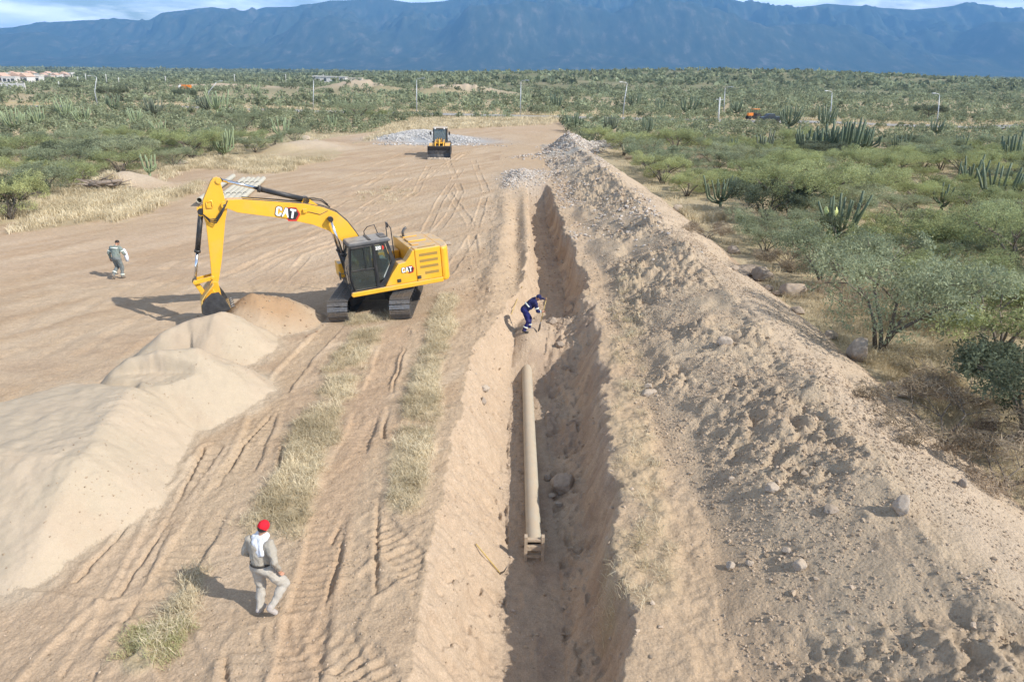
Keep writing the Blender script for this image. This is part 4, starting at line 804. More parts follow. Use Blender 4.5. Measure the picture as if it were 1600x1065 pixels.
# ------------------------------------------------------------------ excavator
def excavator():
    TH = R(25); TILT = R(3.5); C0 = Vector((-5.45, 26.6, .02)); Hh = Vector((-math.cos(TH), -math.sin(TH), 0)); Lh = Vector((math.sin(TH), -math.cos(TH), 0))
    root = empty('excavator', C0, (0, TILT, math.pi + TH)); tag(root, 'yellow tracked excavator digging into the sand heap with its bucket', 'excavator')
    def loc(px, py, yo):
        """machine coordinates (forward, up) of a point of the photograph lying in the vertical plane yo to the left of the centre"""
        d = fw + rt * ((px - 800) / FPX) - up * ((py - 532.5) / FPX); o = Vector((0, 0, CAM_H)); p0 = C0 + Lh * yo; t = (p0 - o).dot(Lh) / d.dot(Lh); q = o + d * t - C0
        u, w_ = q.dot(Hh), q.z; return (u * math.cos(TILT) - w_ * math.sin(TILT), u * math.sin(TILT) + w_ * math.cos(TILT))
    Y_, K_, St = M['yellow'], M['black'], M['tracksteel']
    # undercarriage, its own heading
    uc = empty('undercarriage', (0, 0, 0), (0, 0, R(90) - (math.pi + TH)), root)
    mb = MB(); mb.box((0, 0, .62), (1.3, 1.3, .34)); mb.cyl((0, 0, .7), (0, 0, 1.02), .62, n=28)
    for sx in (-1, 1):
        for sy in (-1, 1): mb.bar((sx * .4, sy * .4, .66), (sx * 1.05, sy * .98, .5), .34, .26)
    f = mb.build('car_body', K_, uc, .02)
    prof = []; Lh_ = 1.62; r = .4; zc = .45
    for i in range(60): prof.append(i)
    def belt(s, shift=0):
        per = 4 * Lh_ + 2 * math.pi * r; d = (s * per + shift) % per
        if d < 2 * Lh_: return (-Lh_ + d, zc - r, 0, 1, 0)
        d -= 2 * Lh_
        if d < math.pi * r: a = -math.pi / 2 + d / r; return (Lh_ + r * math.cos(a), zc + r * math.sin(a), a + math.pi / 2, 0, 0)
        d -= math.pi * r
        if d < 2 * Lh_: sag = -.02 * math.sin(math.pi * d / Lh_ / 2 * 3) ** 2; return (Lh_ - d, zc + r + sag, math.pi, 0, 0)
        d -= 2 * Lh_; a = math.pi / 2 + d / r; return (-Lh_ + r * math.cos(a), zc + r * math.sin(a), a + math.pi / 2, 0, 0)
    for sy in (-1, 1):
        yc = sy * 1.19; n = 47; mb = MB()
        for i in range(n):
            x, z, a, *_ = belt(i / n); Rm = Matrix.Rotation(-a, 3, 'Y'); o = Vector((x, yc, z))
            for c, d in (((0, 0, 0), (.168, .78, .022)), ((.068, 0, -.022), (.018, .78, .026)), ((0, 0, -.018), (.014, .78, .02)), ((-.06, 0, -.018), (.014, .78, .02)), ((0, .09, .035), (.13, .04, .06)), ((0, -.09, .035), (.13, .04, .06)), ((.02, .1, -.02), (.035, .035, .03)), ((.02, -.1, -.02), (.035, .035, .03)), ((-.03, .1, -.02), (.03, .035, .03)), ((-.03, -.1, -.02), (.03, .035, .03))):
                mb.box(o + Rm @ Vector(c), d, Rm)
        t = mb.build('track', St, uc)
        mb = MB(); mb.box((0, yc, .45), (2.9, .3, .26)); mb.box((0, yc, .62), (2.4, .22, .1)); mb.build('track_frame', K_, uc, .02)
        for nm, xx in (('sprocket', 1.62), ('idler', -1.62)):
            mb = MB(); mb.cyl((xx, yc - .07, zc), (xx, yc + .07, zc), .34, n=20); mb.cyl((xx, yc - .16, zc), (xx, yc + .16, zc), .16, n=14); mb.build(nm, K_, uc)
        for xx in (-1.1, -.75, -.4, 0, .4, .75, 1.1):
            mb = MB(); mb.cyl((xx, yc - .14, .2), (xx, yc + .14, .2), .085, n=12); mb.build('roller', K_, uc)
    # upper structure
    mb = MB(); mb.prism([(-2.3, 1.02), (1.15, 1.02), (1.2, 1.1), (1.2, 1.2), (-2.3, 1.2)], -1.32, 1.30); mb.build('platform', K_, root, .01)
    mb = MB(); mb.prism([(-2.38, .98), (1.27, .98), (1.33, 1.05), (1.27, 1.17), (-2.38, 1.17)], 1.30, 1.42); mb.build('side_rail', Y_, root, .03)
    mb = MB(); mb.prism([(-2.38, .98), (1.2, .98), (1.2, 1.17), (-2.38, 1.17)], -1.42, -1.32); mb.build('side_rail', Y_, root, .03)
    mb = MB(); mb.prism([(-.38, 1.17), (-.02, 1.17), (-.30, 1.6), (-.62, 2.0), (-.9, 2.02), (-1.05, 2.18), (-1.22, 2.42), (-1.3, 2.44), (-1.3, 1.17)], .95, 1.40)
    sp = mb.build('side_panel', Y_, root, .035)
    mb = MB(); mb.prism([(-1.306, 1.17), (-1.306, 2.46), (-2.35, 2.46), (-2.35, 1.17)], .9, 1.41); dr = mb.build('engine_door', Y_, root, .035)
    for z, x0, x1 in ((2.2, -1.47, -2.22), (1.96, -1.47, -2.22), (1.72, -1.47, -2.22), (1.46, -1.65, -2.22)):
        mb = MB(); mb.box(((x0 + x1) / 2, 1.411, z), (x0 - x1, .012, .11)); g_ = mb.build('vent_grille', M['grille'], dr)
    mb = MB(); mb.box((-1.84, 1.25, 2.462), (.72, .1, .01)); mb.build('vent_grille', M['grille'], dr)
    for xx in (-.58, -1.4):
        mb = MB(); mb.box((xx, 1.415, 1.33), (.15, .014, .13)); h_ = mb.build('door_latch', K_, dr if xx < -1.3 else sp)
        mb = MB(); mb.box((xx + .02, 1.426, 1.33), (.03, .012, .07)); mb.box((xx - .03, 1.426, 1.33), (.03, .012, .07)); mb.build('latch_lever', M['steel'], h_)
    mb = MB(); mb.prism([(-1.22, 1.2), (-1.22, 2.44), (-2.35, 2.46), (-2.35, 1.2)], -1.4, .9); hd = mb.build('engine_hood', Y_, root, .04)
    mb = MB(); mb.box((-1.8, -.1, 2.475), (.75, .6, .05)); mb.box((-1.75, -.85, 2.47), (.6, .4, .04)); mb.box((-1.55, .55, 2.47), (.3, .4, .03)); mb.build('hood_cover', Y_, hd, .015)
    mb = MB(); mb.tube([(-1.5, -.75, 2.44), (-1.5, -.75, 2.68), (-1.58, -.75, 2.8), (-1.66, -.75, 2.84)], .055, 10); mb.build('exhaust_pipe', M['steel'], hd)
    # counterweight, rounded plan
    pl = []
    for i in range(13):
        a = -math.pi / 2 + math.pi * i / 12; pl.append((-2.36 - .48 * math.cos(a) ** .7 if math.cos(a) > 0 else -2.36, 1.42 * math.sin(a)))
    pl = [(-2.36, -1.42)] + [(-2.36 - .5 * max(0, math.cos(a)) ** .55, 1.42 * math.sin(a) ** 1 if abs(math.sin(a)) < 1 else math.copysign(1.42, math.sin(a))) for a in [R(-84 + 14 * i) for i in range(13)]] + [(-2.36, 1.42)]
    mb = MB(); mb.prism(pl, 1.0, 2.4, 'xy'); cw = mb.build('counterweight', Y_, root, .09)
    # dark inner deck, fuel tank and tool box on the far side
    mb = MB(); mb.prism([(-1.2, 1.2), (-.35, 1.2), (-.35, 1.75), (-1.2, 1.75)], -.3, .94); mb.build('deck_cover', M['deck'], root, .02)
    mb = MB(); mb.box((-.72, -.9, 1.62), (.95, .9, .85)); mb.build('fuel_tank', Y_, root, .04)
    mb = MB(); mb.box((.55, -1.0, 1.5), (1.55, .7, .6)); mb.build('tool_box', Y_, root, .04)
    mb = MB(); 
    for yy in (-.28, .22): mb.prism([(-.15, 1.2), (.75, 1.2), (.6, 1.65), (.35, 1.98), (.1, 1.98)], yy, yy + .06)
    mb.build('boom_foot', Y_, root, .01)
    # cab
    cab = empty('cab', (-.05, 0, 0), (0, 0, 0), root); cab.scale = (.86, 1, 1); y0, y1 = .40, 1.36
    front = [(1.47, 1.1), (1.56, 1.75), (1.44, 2.82), (1.3, 2.96)]
    mb = MB()
    def post(a, b, w_=.075): mb.bar(a, b, w_, w_)
    for yy in (y0 + .03, y1 - .03):
        post((1.47, yy, 1.1), (1.53, yy, 1.75)); post((1.53, yy, 1.75), (1.40, yy, 2.9)); post((-.32, yy, 2.9), (1.4, yy, 2.9), .08); post((.1, yy, 1.16), (1.47, yy, 1.16), .1)
        post((.32, yy, 1.16), (.34, yy, 2.9), .1)
    yy = y1 - .03; mb.prism([(.08, 1.16), (.3, 1.16), (.3, 1.3), (.05, 1.45), (-.38, 2.12), (-.2, 2.88), (-.34, 2.88), (-.56, 2.1), (-.25, 1.6)], y1 - .075, y1)
    mb.prism([(.08, 1.16), (.3, 1.16), (.3, 1.3), (.05, 1.45), (-.38, 2.12), (-.2, 2.88), (-.34, 2.88), (-.56, 2.1), (-.25, 1.6)], y0, y0 + .05)
    post((1.47, y0, 1.14), (1.47, y1, 1.14), .09); post((1.4, y0, 2.9), (1.4, y1, 2.9)); post((-.3, y0, 2.9), (-.3, y1, 2.9)); post((1.54, y0, 1.78), (1.54, y1, 1.78), .04)
    mb.build('cab_frame', K_, cab, .008)
    mb = MB(); mb.prism([(-.42, 2.93), (1.36, 2.93), (1.46, 2.96), (1.38, 3.04), (-.36, 3.06), (-.46, 2.98)], y0 - .03, y1 + .02); rf = mb.build('cab_roof', mat('cab_roof_dusty', (.12, .12, .125), .6, dust=.9, var=.2, grime=.4, dustcol=(.36, .33, .29)), cab, .03)
    mb = MB(); mb.box((.48, (y0 + y1) / 2, 3.075), (.03, .9, .03)); mb.box((.42, (y0 + y1) / 2, 3.075), (.03, .9, .03)); mb.box((-.2, .9, 3.07), (.3, .6, .02)); mb.build('roof_hatch_seal', K_, rf)
    # door with its own frame, two panes, handle
    dpro = [(.4, 1.22), (1.4, 1.22), (1.5, 1.76), (1.34, 2.85), (.42, 2.85)]
    mb = MB()
    for i in range(5):
        a, b = dpro[i], dpro[(i + 1) % 5]; mb.bar((a[0], y1 + .012, a[1]), (b[0], y1 + .012, b[1]), .03, .075, (0, 1, 0))
    mb.bar((.4, y1 + .012, 1.98), (1.47, y1 + .012, 1.98), .03, .045); mb.bar((.8, y1 + .012, 1.98), (.8, y1 + .012, 2.82), .02, .03, (0, 1, 0)); dd = mb.build('cab_door', K_, cab)
    mb = MB(); mb.prism(dpro, y1 - .004, y1 + .002); mb.build('door_glass', M['glass'], dd)
    mb = MB(); mb.bar((.36, y1 + .05, 1.5), (.36, y1 + .05, 2.05), .025); mb.build('door_handle', K_, dd)
    mb = MB(); mb.prism([(.3, 1.35), (.1, 1.5), (-.34, 2.12), (-.18, 2.84), (.28, 2.84)], y1 - .05, y1 - .044); mb.build('rear_side_glass', M['glass'], cab)
    mb = MB(); mb.prism([(1.5, 1.2), (1.552, 1.76), (1.43, 2.86), (1.424, 2.86), (1.546, 1.76), (1.494, 1.2)], y0 + .05, y1 - .05); mb.build('windscreen', M['glass'], cab)
    mb = MB(); mb.prism([(.3, 1.35), (1.4, 1.3), (1.5, 1.76), (1.34, 2.84), (.3, 2.84)], y0 + .005, y0 + .012); mb.build('far_side_glass', M['glass'], cab)
    mb = MB(); mb.prism([(.0, 1.2), (1.45, 1.2), (1.45, 1.28), (.0, 1.28)], y0 + .05, y1 - .06); mb.build('cab_floor', M['seatgrey'], cab)
    mb = MB(); mb.box((.42, .88, 1.62), (.52, .5, .14)); mb.box((.18, .88, 2.02), (.14, .48, .72), (0, R(-10), 0)); mb.box((.12, .88, 2.45), (.1, .26, .18)); mb.box((.42, .88, 1.42), (.36, .36, .3)); mb.build('seat', M['seatgrey'], cab, .04)
    mb = MB(); mb.box((.62, .58, 1.75), (.55, .12, .16)); mb.box((.62, 1.18, 1.75), (.5, .12, .16)); mb.tube([(.85, .58, 1.8), (.88, .58, 2.02)], .025); mb.tube([(.85, 1.18, 1.8), (.88, 1.18, 2.02)], .025); mb.box((1.25, .55, 2.05), (.05, .22, .16)); mb.bar((1.3, .8, 1.3), (1.2, .8, 1.85), .04); mb.build('console', K_, cab, .01)
    mb = MB(); mb.box((-.1, .88, 1.75), (.3, .85, .9)); mb.build('rear_trim', M['interior'], cab, .03)
    mb = MB(); mb.box((1.1, y1 - .09, 1.55), (.1, .01, .1)); mb.build('notice', M['white'], cab)
    lettering(cab, 'model_number', '320', (.27, y1 + .004, 2.66), (-1, 0, 0), (0, 0, 1), (0, 1, 0), .13, M['white'])
    mb = MB(); mb.prism([(-.06 - .02, 2.64), (-.12, 2.72), (-.08, 2.80), (-.03, 2.80), (-.03, 2.64)], y1 + .004, y1 + .008); mb.build('number_mark', M['red'], cab)
    # handrails and mirrors
    mb = MB(); mb.tube([(-.42, .92, 1.75), (-.42, .92, 3.35), (-.5, .8, 3.5), (-.5, .6, 3.45)], .02, 6); mb.tube([(-.62, .92, 1.75), (-.6, .92, 3.3), (-.5, .8, 3.5)], .02, 6); mb.build('handrail', K_, root)
    mb = MB(); mb.tube([(.1, -.68, 2.0), (.1, -.7, 2.95), (-.05, -.72, 3.1), (-.35, -.72, 3.15), (-.5, -.72, 2.6), (-.5, -.72, 2.05)], .02, 6); mb.build('handrail', K_, root)
    mb = MB(); mb.box((-.5, .76, 3.42), (.06, .2, .2)); mb.build('camera_box', K_, root, .02)
    mb = MB(); mb.tube([(1.5, 1.38, 1.95), (1.66, 1.52, 2.05), (1.66, 1.55, 2.1)], .014, 6); mb.box((1.66, 1.55, 1.95), (.05, .16, .28)); mb.build('mirror', K_, root, .01)
    mb = MB(); mb.tube([(1.45, y1 + .03, 1.25), (1.6, y1 + .06, 1.3), (1.64, y1 + .05, 2.2), (1.5, y1 + .03, 2.3)], .015, 6); mb.build('grab_rail', K_, cab)
    # boom
    hw = .24
    top = [(345, 318.5), (354.5, 312.5), (379, 311.5), (430, 315), (478, 318.5), (505, 324), (526, 332), (543, 346.5), (556, 363), (566, 378)]
    bot = [(542, 384), (526.5, 369.6), (513, 360), (489, 351), (440.5, 341), (371, 332), (353, 325)]
    P = [loc(a, b, hw) for a, b in top] + [(.18, 1.95), (.12, 1.62), (.38, 1.5)] + [loc(a, b, hw) for a, b in bot]
    bm_ = empty('boom', (0, 0, 0), (0, 0, 0), root)
    mb = MB(); mb.prism(P, -hw, hw); bo = mb.build('boom_beam', M['yellow_arm'], bm_, .012)
    mb = MB()
    for s in (-1, 1):
        pts_ = [(a[0], s * (hw - .02), a[1] + .012) for a in [loc(a, b, hw) for a, b in top[2:]]]; mb.tube(pts_, .018, 6)
    mb.tube([(loc(a, b, hw)[0], .1, loc(a, b, hw)[1] + .05) for a, b in top[4:]], .022, 6); mb.build('hydraulic_line', K_, bm_)
    m0 = loc(441, 330, hw); m1 = loc(430, 328.5, hw); ax = Vector((loc(424, 328, hw)[0] - loc(460, 334, hw)[0], 0, loc(424, 328, hw)[1] - loc(460, 334, hw)[1])).normalized()
    ud = -ax; vd = Vector((-ud.z, 0, ud.x)); vd = vd if vd.z > 0 else -vd
    lo = loc(430, 336.5, hw); emblem(bm_, (lo[0], hw + .001, lo[1]), ud, vd, (0, 1, 0), .34)
    lo = (-.72, 1.402, 1.62); emblem(root, lo, (-1, 0, 0), (0, 0, 1), (0, 1, 0), .2)
    # boom lamp and bracket
    lp = loc(476, 329, hw); mb = MB(); mb.box((lp[0], hw + .05, lp[1]), (.14, .08, .14)); mb.build('boom_lamp', Y_, bm_, .01)
    q0 = loc(483, 329, hw); q1 = loc(500, 335, hw); q2 = loc(512, 329, hw); mb = MB(); mb.tube([(lp[0], hw + .02, lp[1] - .05), (q0[0], hw + .015, q0[1] - .05), (q1[0], hw + .015, q1[1]), (q2[0], hw + .015, q2[1])], .012, 5); mb.build('lamp_cable', K_, bm_)
    # boom cylinders, one each side
    def cylinder(name, a, b, yo, rb, rr, split, parent, knob=.09):
        e = empty(name, (0, 0, 0), (0, 0, 0), parent); a = Vector((a[0], yo, a[1])); b = Vector((b[0], yo, b[1])); m_ = a.lerp(b, split)
        mb = MB(); mb.cyl(a, m_, rb, n=16); mb.cyl(m_.lerp(a, .04), m_.lerp(b, .03), rb * 1.25, n=16); mb.cyl(a - Vector((0, rb * 1.3, 0)), a + Vector((0, rb * 1.3, 0)), rb * 1.35, n=14); mb.build('barrel', K_, e)
        mb = MB(); mb.cyl(m_, b, rr, n=14); rd = mb.build('rod', M['chrome'], e)
        mb = MB(); mb.cyl(b - Vector((0, knob * .9, 0)), b + Vector((0, knob * .9, 0)), knob, n=14); mb.build('rod_eye', K_, rd); return e
    fo = (1.05, 1.42)
    for s in (1, -1):
        cylinder('boom_cylinder', fo, loc(516, 342, .38), s * .40, .085, .05, .42, bm_, .1)
    # stick
    sw = .17; so_ = [(339, 276.5), (333, 278), (329, 284), (317, 314), (317.5, 338), (322, 350), (328.5, 406), (331, 436), (332, 448), (338, 449), (342, 438), (347, 404), (352, 345), (355, 328), (350, 306), (344, 283)]
    stk = empty('stick', (0, 0, 0), (0, 0, 0), root)
    mb = MB(); mb.prism([loc(a, b, sw) for a, b in so_], -sw, sw); mb.build('stick_beam', M['yellow_arm'], stk, .012)
    tp = loc(351, 320.5, hw); mb = MB(); mb.cyl((tp[0], -.3, tp[1]), (tp[0], .3, tp[1]), .12, n=18); mb.build('boom_pin', M['yellow_arm'], stk); mb = MB(); mb.cyl((tp[0], -.31, tp[1]), (tp[0], .31, tp[1]), .05, n=12); mb.build('pin_cap', M['steel'], stk)
    se = loc(341, 281.5, 0); mb = MB(); mb.cyl((se[0], -.22, se[1]), (se[0], .22, se[1]), .1, n=16); mb.build('stick_pin', M['yellow_arm'], stk)
    ab = loc(477, 312, 0); cylinder('stick_cylinder', ab, (se[0] - .06, se[1] + .01), 0, .1, .058, .56, bm_, .07)
    mb = MB()
    for s in (-.13, .1): mb.prism([(ab[0] + .08, ab[1] + .08), (ab[0] - .1, ab[1] + .06), (ab[0] - .45, ab[1] - .28), (ab[0] + .25, ab[1] - .2)], s, s + .03)
    mb.build('cylinder_bracket', M['yellow_arm'], bm_)
    # hoses
    for k in range(3):
        mb = MB(); A_ = loc(356, 316, .3); B_ = loc(338, 342 + 3 * k, .3); C_ = loc(318, 336, .3); D_ = loc(346, 330 + 3 * k, .36)
        mb.tube([(A_[0], .26 + .02 * k, A_[1] + .05), (D_[0], .33, D_[1]), (B_[0], .3 + .02 * k, B_[1]), (loc(328, 343 + 2 * k, .3)[0], .28, loc(328, 343 + 2 * k, .3)[1]), (C_[0], .2, C_[1])], .02, 6); mb.build('hose', M['rubber'], stk)
    mb = MB()
    mb.tube([(ab[0], .06, ab[1] + .06), (loc(490, 310.5, 0)[0], .08, loc(490, 309, 0)[1]), (loc(502, 311, 0)[0], .08, loc(502, 311, 0)[1]), (loc(512, 320, 0)[0], .1, loc(512, 319, 0)[1])], .024, 6)
    mb.build('hose', M['rubber'], bm_); mb = MB()
    mb.tube([(ab[0], -.06, ab[1] + .03), (loc(490, 313, 0)[0], -.08, loc(490, 313, 0)[1]), (loc(502, 314, 0)[0], -.08, loc(502, 314, 0)[1]), (loc(515, 325, 0)[0], .1, loc(515, 323, 0)[1])], .024, 6)
    mb.build('hose', M['rubber'], bm_)
    mb = MB(); br = [(322, 316), (331, 313), (332, 324), (323, 325)]; L_ = [loc(a, b, sw) for a, b in br]
    for i in range(4): mb.tube([(L_[i][0], sw + .02, L_[i][1]), (L_[(i + 1) % 4][0], sw + .02, L_[(i + 1) % 4][1])], .022, 6)
    mb.build('hose_bracket', M['yellow_arm'], stk)
    # bucket cylinder and links
    bt = loc(314, 330, 0); ck = loc(304.5, 439, 0); cylinder('bucket_cylinder', bt, ck, 0, .088, .05, .57, stk, .09)
    mb = MB(); 
    for s in (-.1, .07): mb.prism([(bt[0] + .12, bt[1] + .14), (bt[0] + .1, bt[1] - .12), (bt[0] - .3, bt[1] - .25), (bt[0] - .3, bt[1] + .3)], s, s + .03)
    mb.build('cylinder_bracket', M['yellow_arm'], stk)
    lk = loc(332.5, 434, .2); bp = loc(336, 446.5, .2); ear = loc(320, 462, .15)
    mb = MB()
    for s in (-1, 1): mb.bar((ck[0], s * .2, ck[1]), (lk[0], s * .2, lk[1]), .05, .15)
    mb.cyl((ck[0], -.26, ck[1]), (ck[0], .26, ck[1]), .07); mb.cyl((lk[0], -.26, lk[1]), (lk[0], .26, lk[1]), .06); mb.build('link', M['yellow_arm'], stk, .01)
    mb = MB(); mb.bar((ck[0], 0, ck[1]), (ear[0], 0, ear[1]), .2, .16); mb.build('link', M['yellow_arm'], stk, .02)
    # bucket: side profile, hollow, opening towards the machine
    bk = empty('bucket', (0, 0, 0), (0, 0, 0), stk); bw = .6
    def rel(px, py): return loc(px, py, .35)
    outer = [rel(342, 445), rel(332, 442), rel(321, 456), rel(314, 468), rel(315, 486), rel(330, 494), rel(360, 478)]
    pin = rel(336, 446.5)
    inner = [(pin[0] + (a - pin[0]) * .93 - .02, pin[1] + (b - pin[1]) * .93 - .02) for a, b in outer]
    mb = MB()
    for i in range(1, len(outer) - 1):
        a, b = outer[i], outer[i + 1]; c, d = inner[i + 1], inner[i]
        vs = [(a[0], -bw, a[1]), (a[0], bw, a[1]), (b[0], bw, b[1]), (b[0], -bw, b[1]), (d[0], -bw, d[1]), (d[0], bw, d[1]), (c[0], bw, c[1]), (c[0], -bw, c[1])]
        mb.add(vs, [(0, 1, 2, 3), (7, 6, 5, 4), (0, 4, 5, 1), (3, 2, 6, 7), (0, 3, 7, 4), (1, 5, 6, 2)])
    mb.build('shell', mat('bucket_back_worn', (.55, .36, .1), .6, var=.35, vscale=3, grime=.9, dustcol=(.3, .28, .26), dust=.5, bump=.2), bk)
    for s in (-1, 1):
        mb = MB(); mb.prism([rel(341, 453), rel(330, 455), rel(320, 464), rel(315, 474), rel(316, 487), rel(330, 494), rel(360, 479), rel(352, 466)], s * bw, s * (bw + .03)); mb.build('side_plate', M['bucket'], bk, .004)
        mb = MB(); mb.prism([rel(341, 442), rel(331, 440), rel(323, 458), rel(325, 476), rel(340, 477), rel(346, 462)], s * .2, s * .25); mb.build('ear', M['yellow_arm'], bk, .01)
    mb = MB(); mb.prism([rel(333, 452), rel(322, 462), rel(318, 474), rel(324, 484), rel(338, 480), rel(344, 468)], -.34, .34); mb.build('hinge_block', M['yellow_arm'], bk, .02)
    tp_ = outer[-1]; dv = Vector((outer[-1][0] - outer[-2][0], 0, outer[-1][1] - outer[-2][1])).normalized()
    for k in range(5):
        yk = -.5 + .25 * k; mb = MB(); a = Vector((tp_[0], yk, tp_[1])); mb.prism([(0, 0)], 0, 0) if 0 else None
        mb.cyl(a - dv * .12, a + dv * .16, .06, .02, 6); mb.build('tooth', M['steel'], bk)
    return root
excavator()

# ------------------------------------------------------------------ stones and boulders
def ico(n, seed, rough=.22, sub=2):
    bm = bmesh.new(); bmesh.ops.create_icosphere(bm, subdivisions=sub, radius=1)
    for v in bm.verts:
        p = v.co.copy(); k = 1 + rough * mnoise.noise(p * 1.3 + Vector((seed * 7.1, 0, 0))) * 2 + rough * .5 * mnoise.noise(p * 3 + Vector((0, seed * 3.3, 0)))
        v.co = p * k
        for ax in ((.9, .2, .3), (-.5, .8, .1), (.1, -.7, .7), (-.3, -.4, -.8), (.4, .5, -.7)):
            a = Vector(ax).normalized(); a.rotate(Matrix.Rotation(seed * 1.7, 3, 'Z')); d = v.co.dot(a)
            if d > .72: v.co -= a * (d - .72) * .8
    return bm
def stone_arrays(seed, sub=1, rough=.3):
    bm = ico(0, seed, rough, sub); V = np.array([list(v.co) for v in bm.verts]); F = np.array([[v.index for v in f.verts] for f in bm.faces]); bm.free(); return V, F
SP = [stone_arrays(i + 1) for i in range(8)]
def rubble(name, X, Y, size, cols, label, cat, m='stone', sink=.25, seed=1, kind='stuff', flat=.7):
    rg = np.random.default_rng(seed); n = len(X); Z = terrain(X[None], Y[None])[0]; Vs = []; Fs = []; Cs = []; off = 0
    which = rg.integers(0, len(SP), n); cols = np.array(cols)
    for k, (V, F) in enumerate(SP):
        i = np.where(which == k)[0]; q = rg.normal(size=(len(i), 4)); q /= np.linalg.norm(q, axis=1)[:, None]; w_, x, y, z = q.T
        Rm = np.stack([1 - 2 * (y * y + z * z), 2 * (x * y - z * w_), 2 * (x * z + y * w_), 2 * (x * y + z * w_), 1 - 2 * (x * x + z * z), 2 * (y * z - x * w_), 2 * (x * z - y * w_), 2 * (y * z + x * w_), 1 - 2 * (x * x + y * y)], 1).reshape(-1, 3, 3)
        s = size[i][:, None] * rg.uniform(.6, 1.1, (len(i), 3)); P = np.einsum('nij,nvj->nvi', Rm, V[None] * s[:, None]); P[:, :, 2] *= flat
        P += np.stack([X[i], Y[i], Z[i] + size[i] * flat * (1 - 2 * sink) * .6], 1)[:, None]
        Vs.append(P.reshape(-1, 3)); Fs.append((F[None] + (np.arange(len(i)) * len(V))[:, None, None]).reshape(-1, 3) + off); off += len(i) * len(V)
        c = cols[rg.integers(0, len(cols), len(i))] * rg.uniform(.8, 1.15, (len(i), 1)); Cs.append(np.repeat(c, len(V), 0))
    me = np_mesh(name, np.concatenate(Vs), np.concatenate(Fs)); set_col(me, np.concatenate(Cs)); return tag(link_mesh(name, me, M[m]), label, cat, kind=kind)
EARTH = [(.42, .33, .24), (.36, .275, .195), (.47, .37, .275)]; GREY = [(.50, .455, .41), (.45, .405, .365), (.54, .49, .43), (.47, .38, .30)]
rg = np.random.default_rng(21)
n = 60000; x = rg.uniform(3.6, 9.4, n); y = 6 + 30 * rg.uniform(0, 1, n) ** 1.1; k = fbm(x * .35, y * .35, 2, 25) + .25 * rg.normal(size=n) + .5 * fbm(x * 2, y * 2, 2, 64) > .0
rubble('clods', x[k], y[k], (.011 + .034 * rg.uniform(0, 1, k.sum()) ** 3 + .06 * (rg.uniform(0, 1, k.sum()) > .988) * rg.uniform(.4, 1, k.sum())), EARTH, 'small lumps of broken soil and pebbles strewn over the bank', 'soil', sink=.35, seed=2)
n = 7000; x = rg.uniform(8.6, 11.2, n); y = 7 + 45 * rg.uniform(0, 1, n); rubble('bank_gravel', x, y, .012 + .03 * rg.uniform(0, 1, n) ** 3, EARTH, 'sparse small stones on the sunny side of the bank', 'gravel', sink=.3, seed=3)
n = 15000; y = 30 + 58 * rg.uniform(0, 1, n) ** .9; x = 3.3 + 5.4 * rg.uniform(0, 1, n); k = (fbm(x * .3, y * .2, 2, 65) + .3 * rg.normal(size=n) + (y - 62) * .018 > .1)
rubble('stony_spoil', x[k], y[k], .035 + .11 * rg.uniform(0, 1, k.sum()) ** 3, GREY + EARTH, 'grey stones covering the far part of the bank', 'stones', sink=.25, seed=4)
bx, by, bs = [], [], []
for (cx_, cy_, sx, sy, nn, s0) in ((7.6, 85, 2.4, 2.8, 1100, .2), (10.5, 88, 4.2, 2.0, 900, .18), (3.4, 78, 3.0, 1.1, 420, .15), (.7, 62.5, 1.4, 3.8, 1500, .13), (-.1, 57, .8, 1.8, 300, .1), (15, 90, 4, 2.2, 500, .17), (2.6, 66, 2.0, 3.5, 600, .1)):
    bx.append(rg.normal(cx_, sx * .6, nn)); by.append(rg.normal(cy_, sy * .6, nn)); bs.append(s0 * (.35 + .9 * rg.uniform(0, 1, nn) ** 3))
rubble('rubble', np.concatenate(bx), np.concatenate(by), np.concatenate(bs), GREY, 'grey broken rock heaped at the far ends of the bank and the trench', 'rubble', sink=.2, seed=5)
bx, by, bs = [], [], []
for (px, py, sx, sy, nn) in ((668, 214, 2.6, 2.2, 2200), (640, 215, 2.4, 1.7, 1600), (700, 218, 2.6, 1.8, 1700), (722, 222, 1.5, 1.4, 500), (622, 219, 1.5, 1.4, 500), (670, 226, 6, 1.3, 400)):
    a, b = G(px, py); bx.append(rg.normal(a, sx * .6, nn)); by.append(rg.normal(b, sy * .6, nn)); bs.append(.1 + .12 * rg.uniform(0, 1, nn) ** 2)
rubble('gravel_heap', np.concatenate(bx), np.concatenate(by), np.concatenate(bs), [(.44, .43, .41), (.52, .50, .48), (.37, .355, .34)], 'heap of light grey crushed stone behind the wheel loader', 'gravel', sink=.2, seed=6)
n = 30000; x = rg.uniform(-10, -1.0, n); y = 6 + 30 * rg.uniform(0, 1, n) ** 1.3; k = fbm(x * .9, y * .9, 3, 66) + .3 * rg.normal(size=n) > .05; x, y = x[k], y[k]; n = len(x); rubble('loose_soil', x, y, .006 + .024 * rg.uniform(0, 1, n) ** 3.5, EARTH + [(.33, .25, .17)], 'crumbs of soil and pebbles between the crawler ruts', 'soil', sink=.3, seed=7)
n = 3800; y = rg.uniform(7, 57, n); x = cxf(y) + rg.uniform(-1.9, 2.2, n) ; rubble('trench_stones', x, y, .012 + .06 * rg.uniform(0, 1, n) ** 5, EARTH + GREY[3:], 'small stones fallen down the sides of the trench', 'stones', sink=.3, seed=8)
n = 1500; x = rg.uniform(-2.6, 4.6, n); y = rg.uniform(26, 58, n); rubble('trampled_stones', x, y, .02 + .07 * rg.uniform(0, 1, n) ** 4, EARTH, 'loose stones on the ground beside the far half of the trench', 'stones', sink=.35, seed=9)
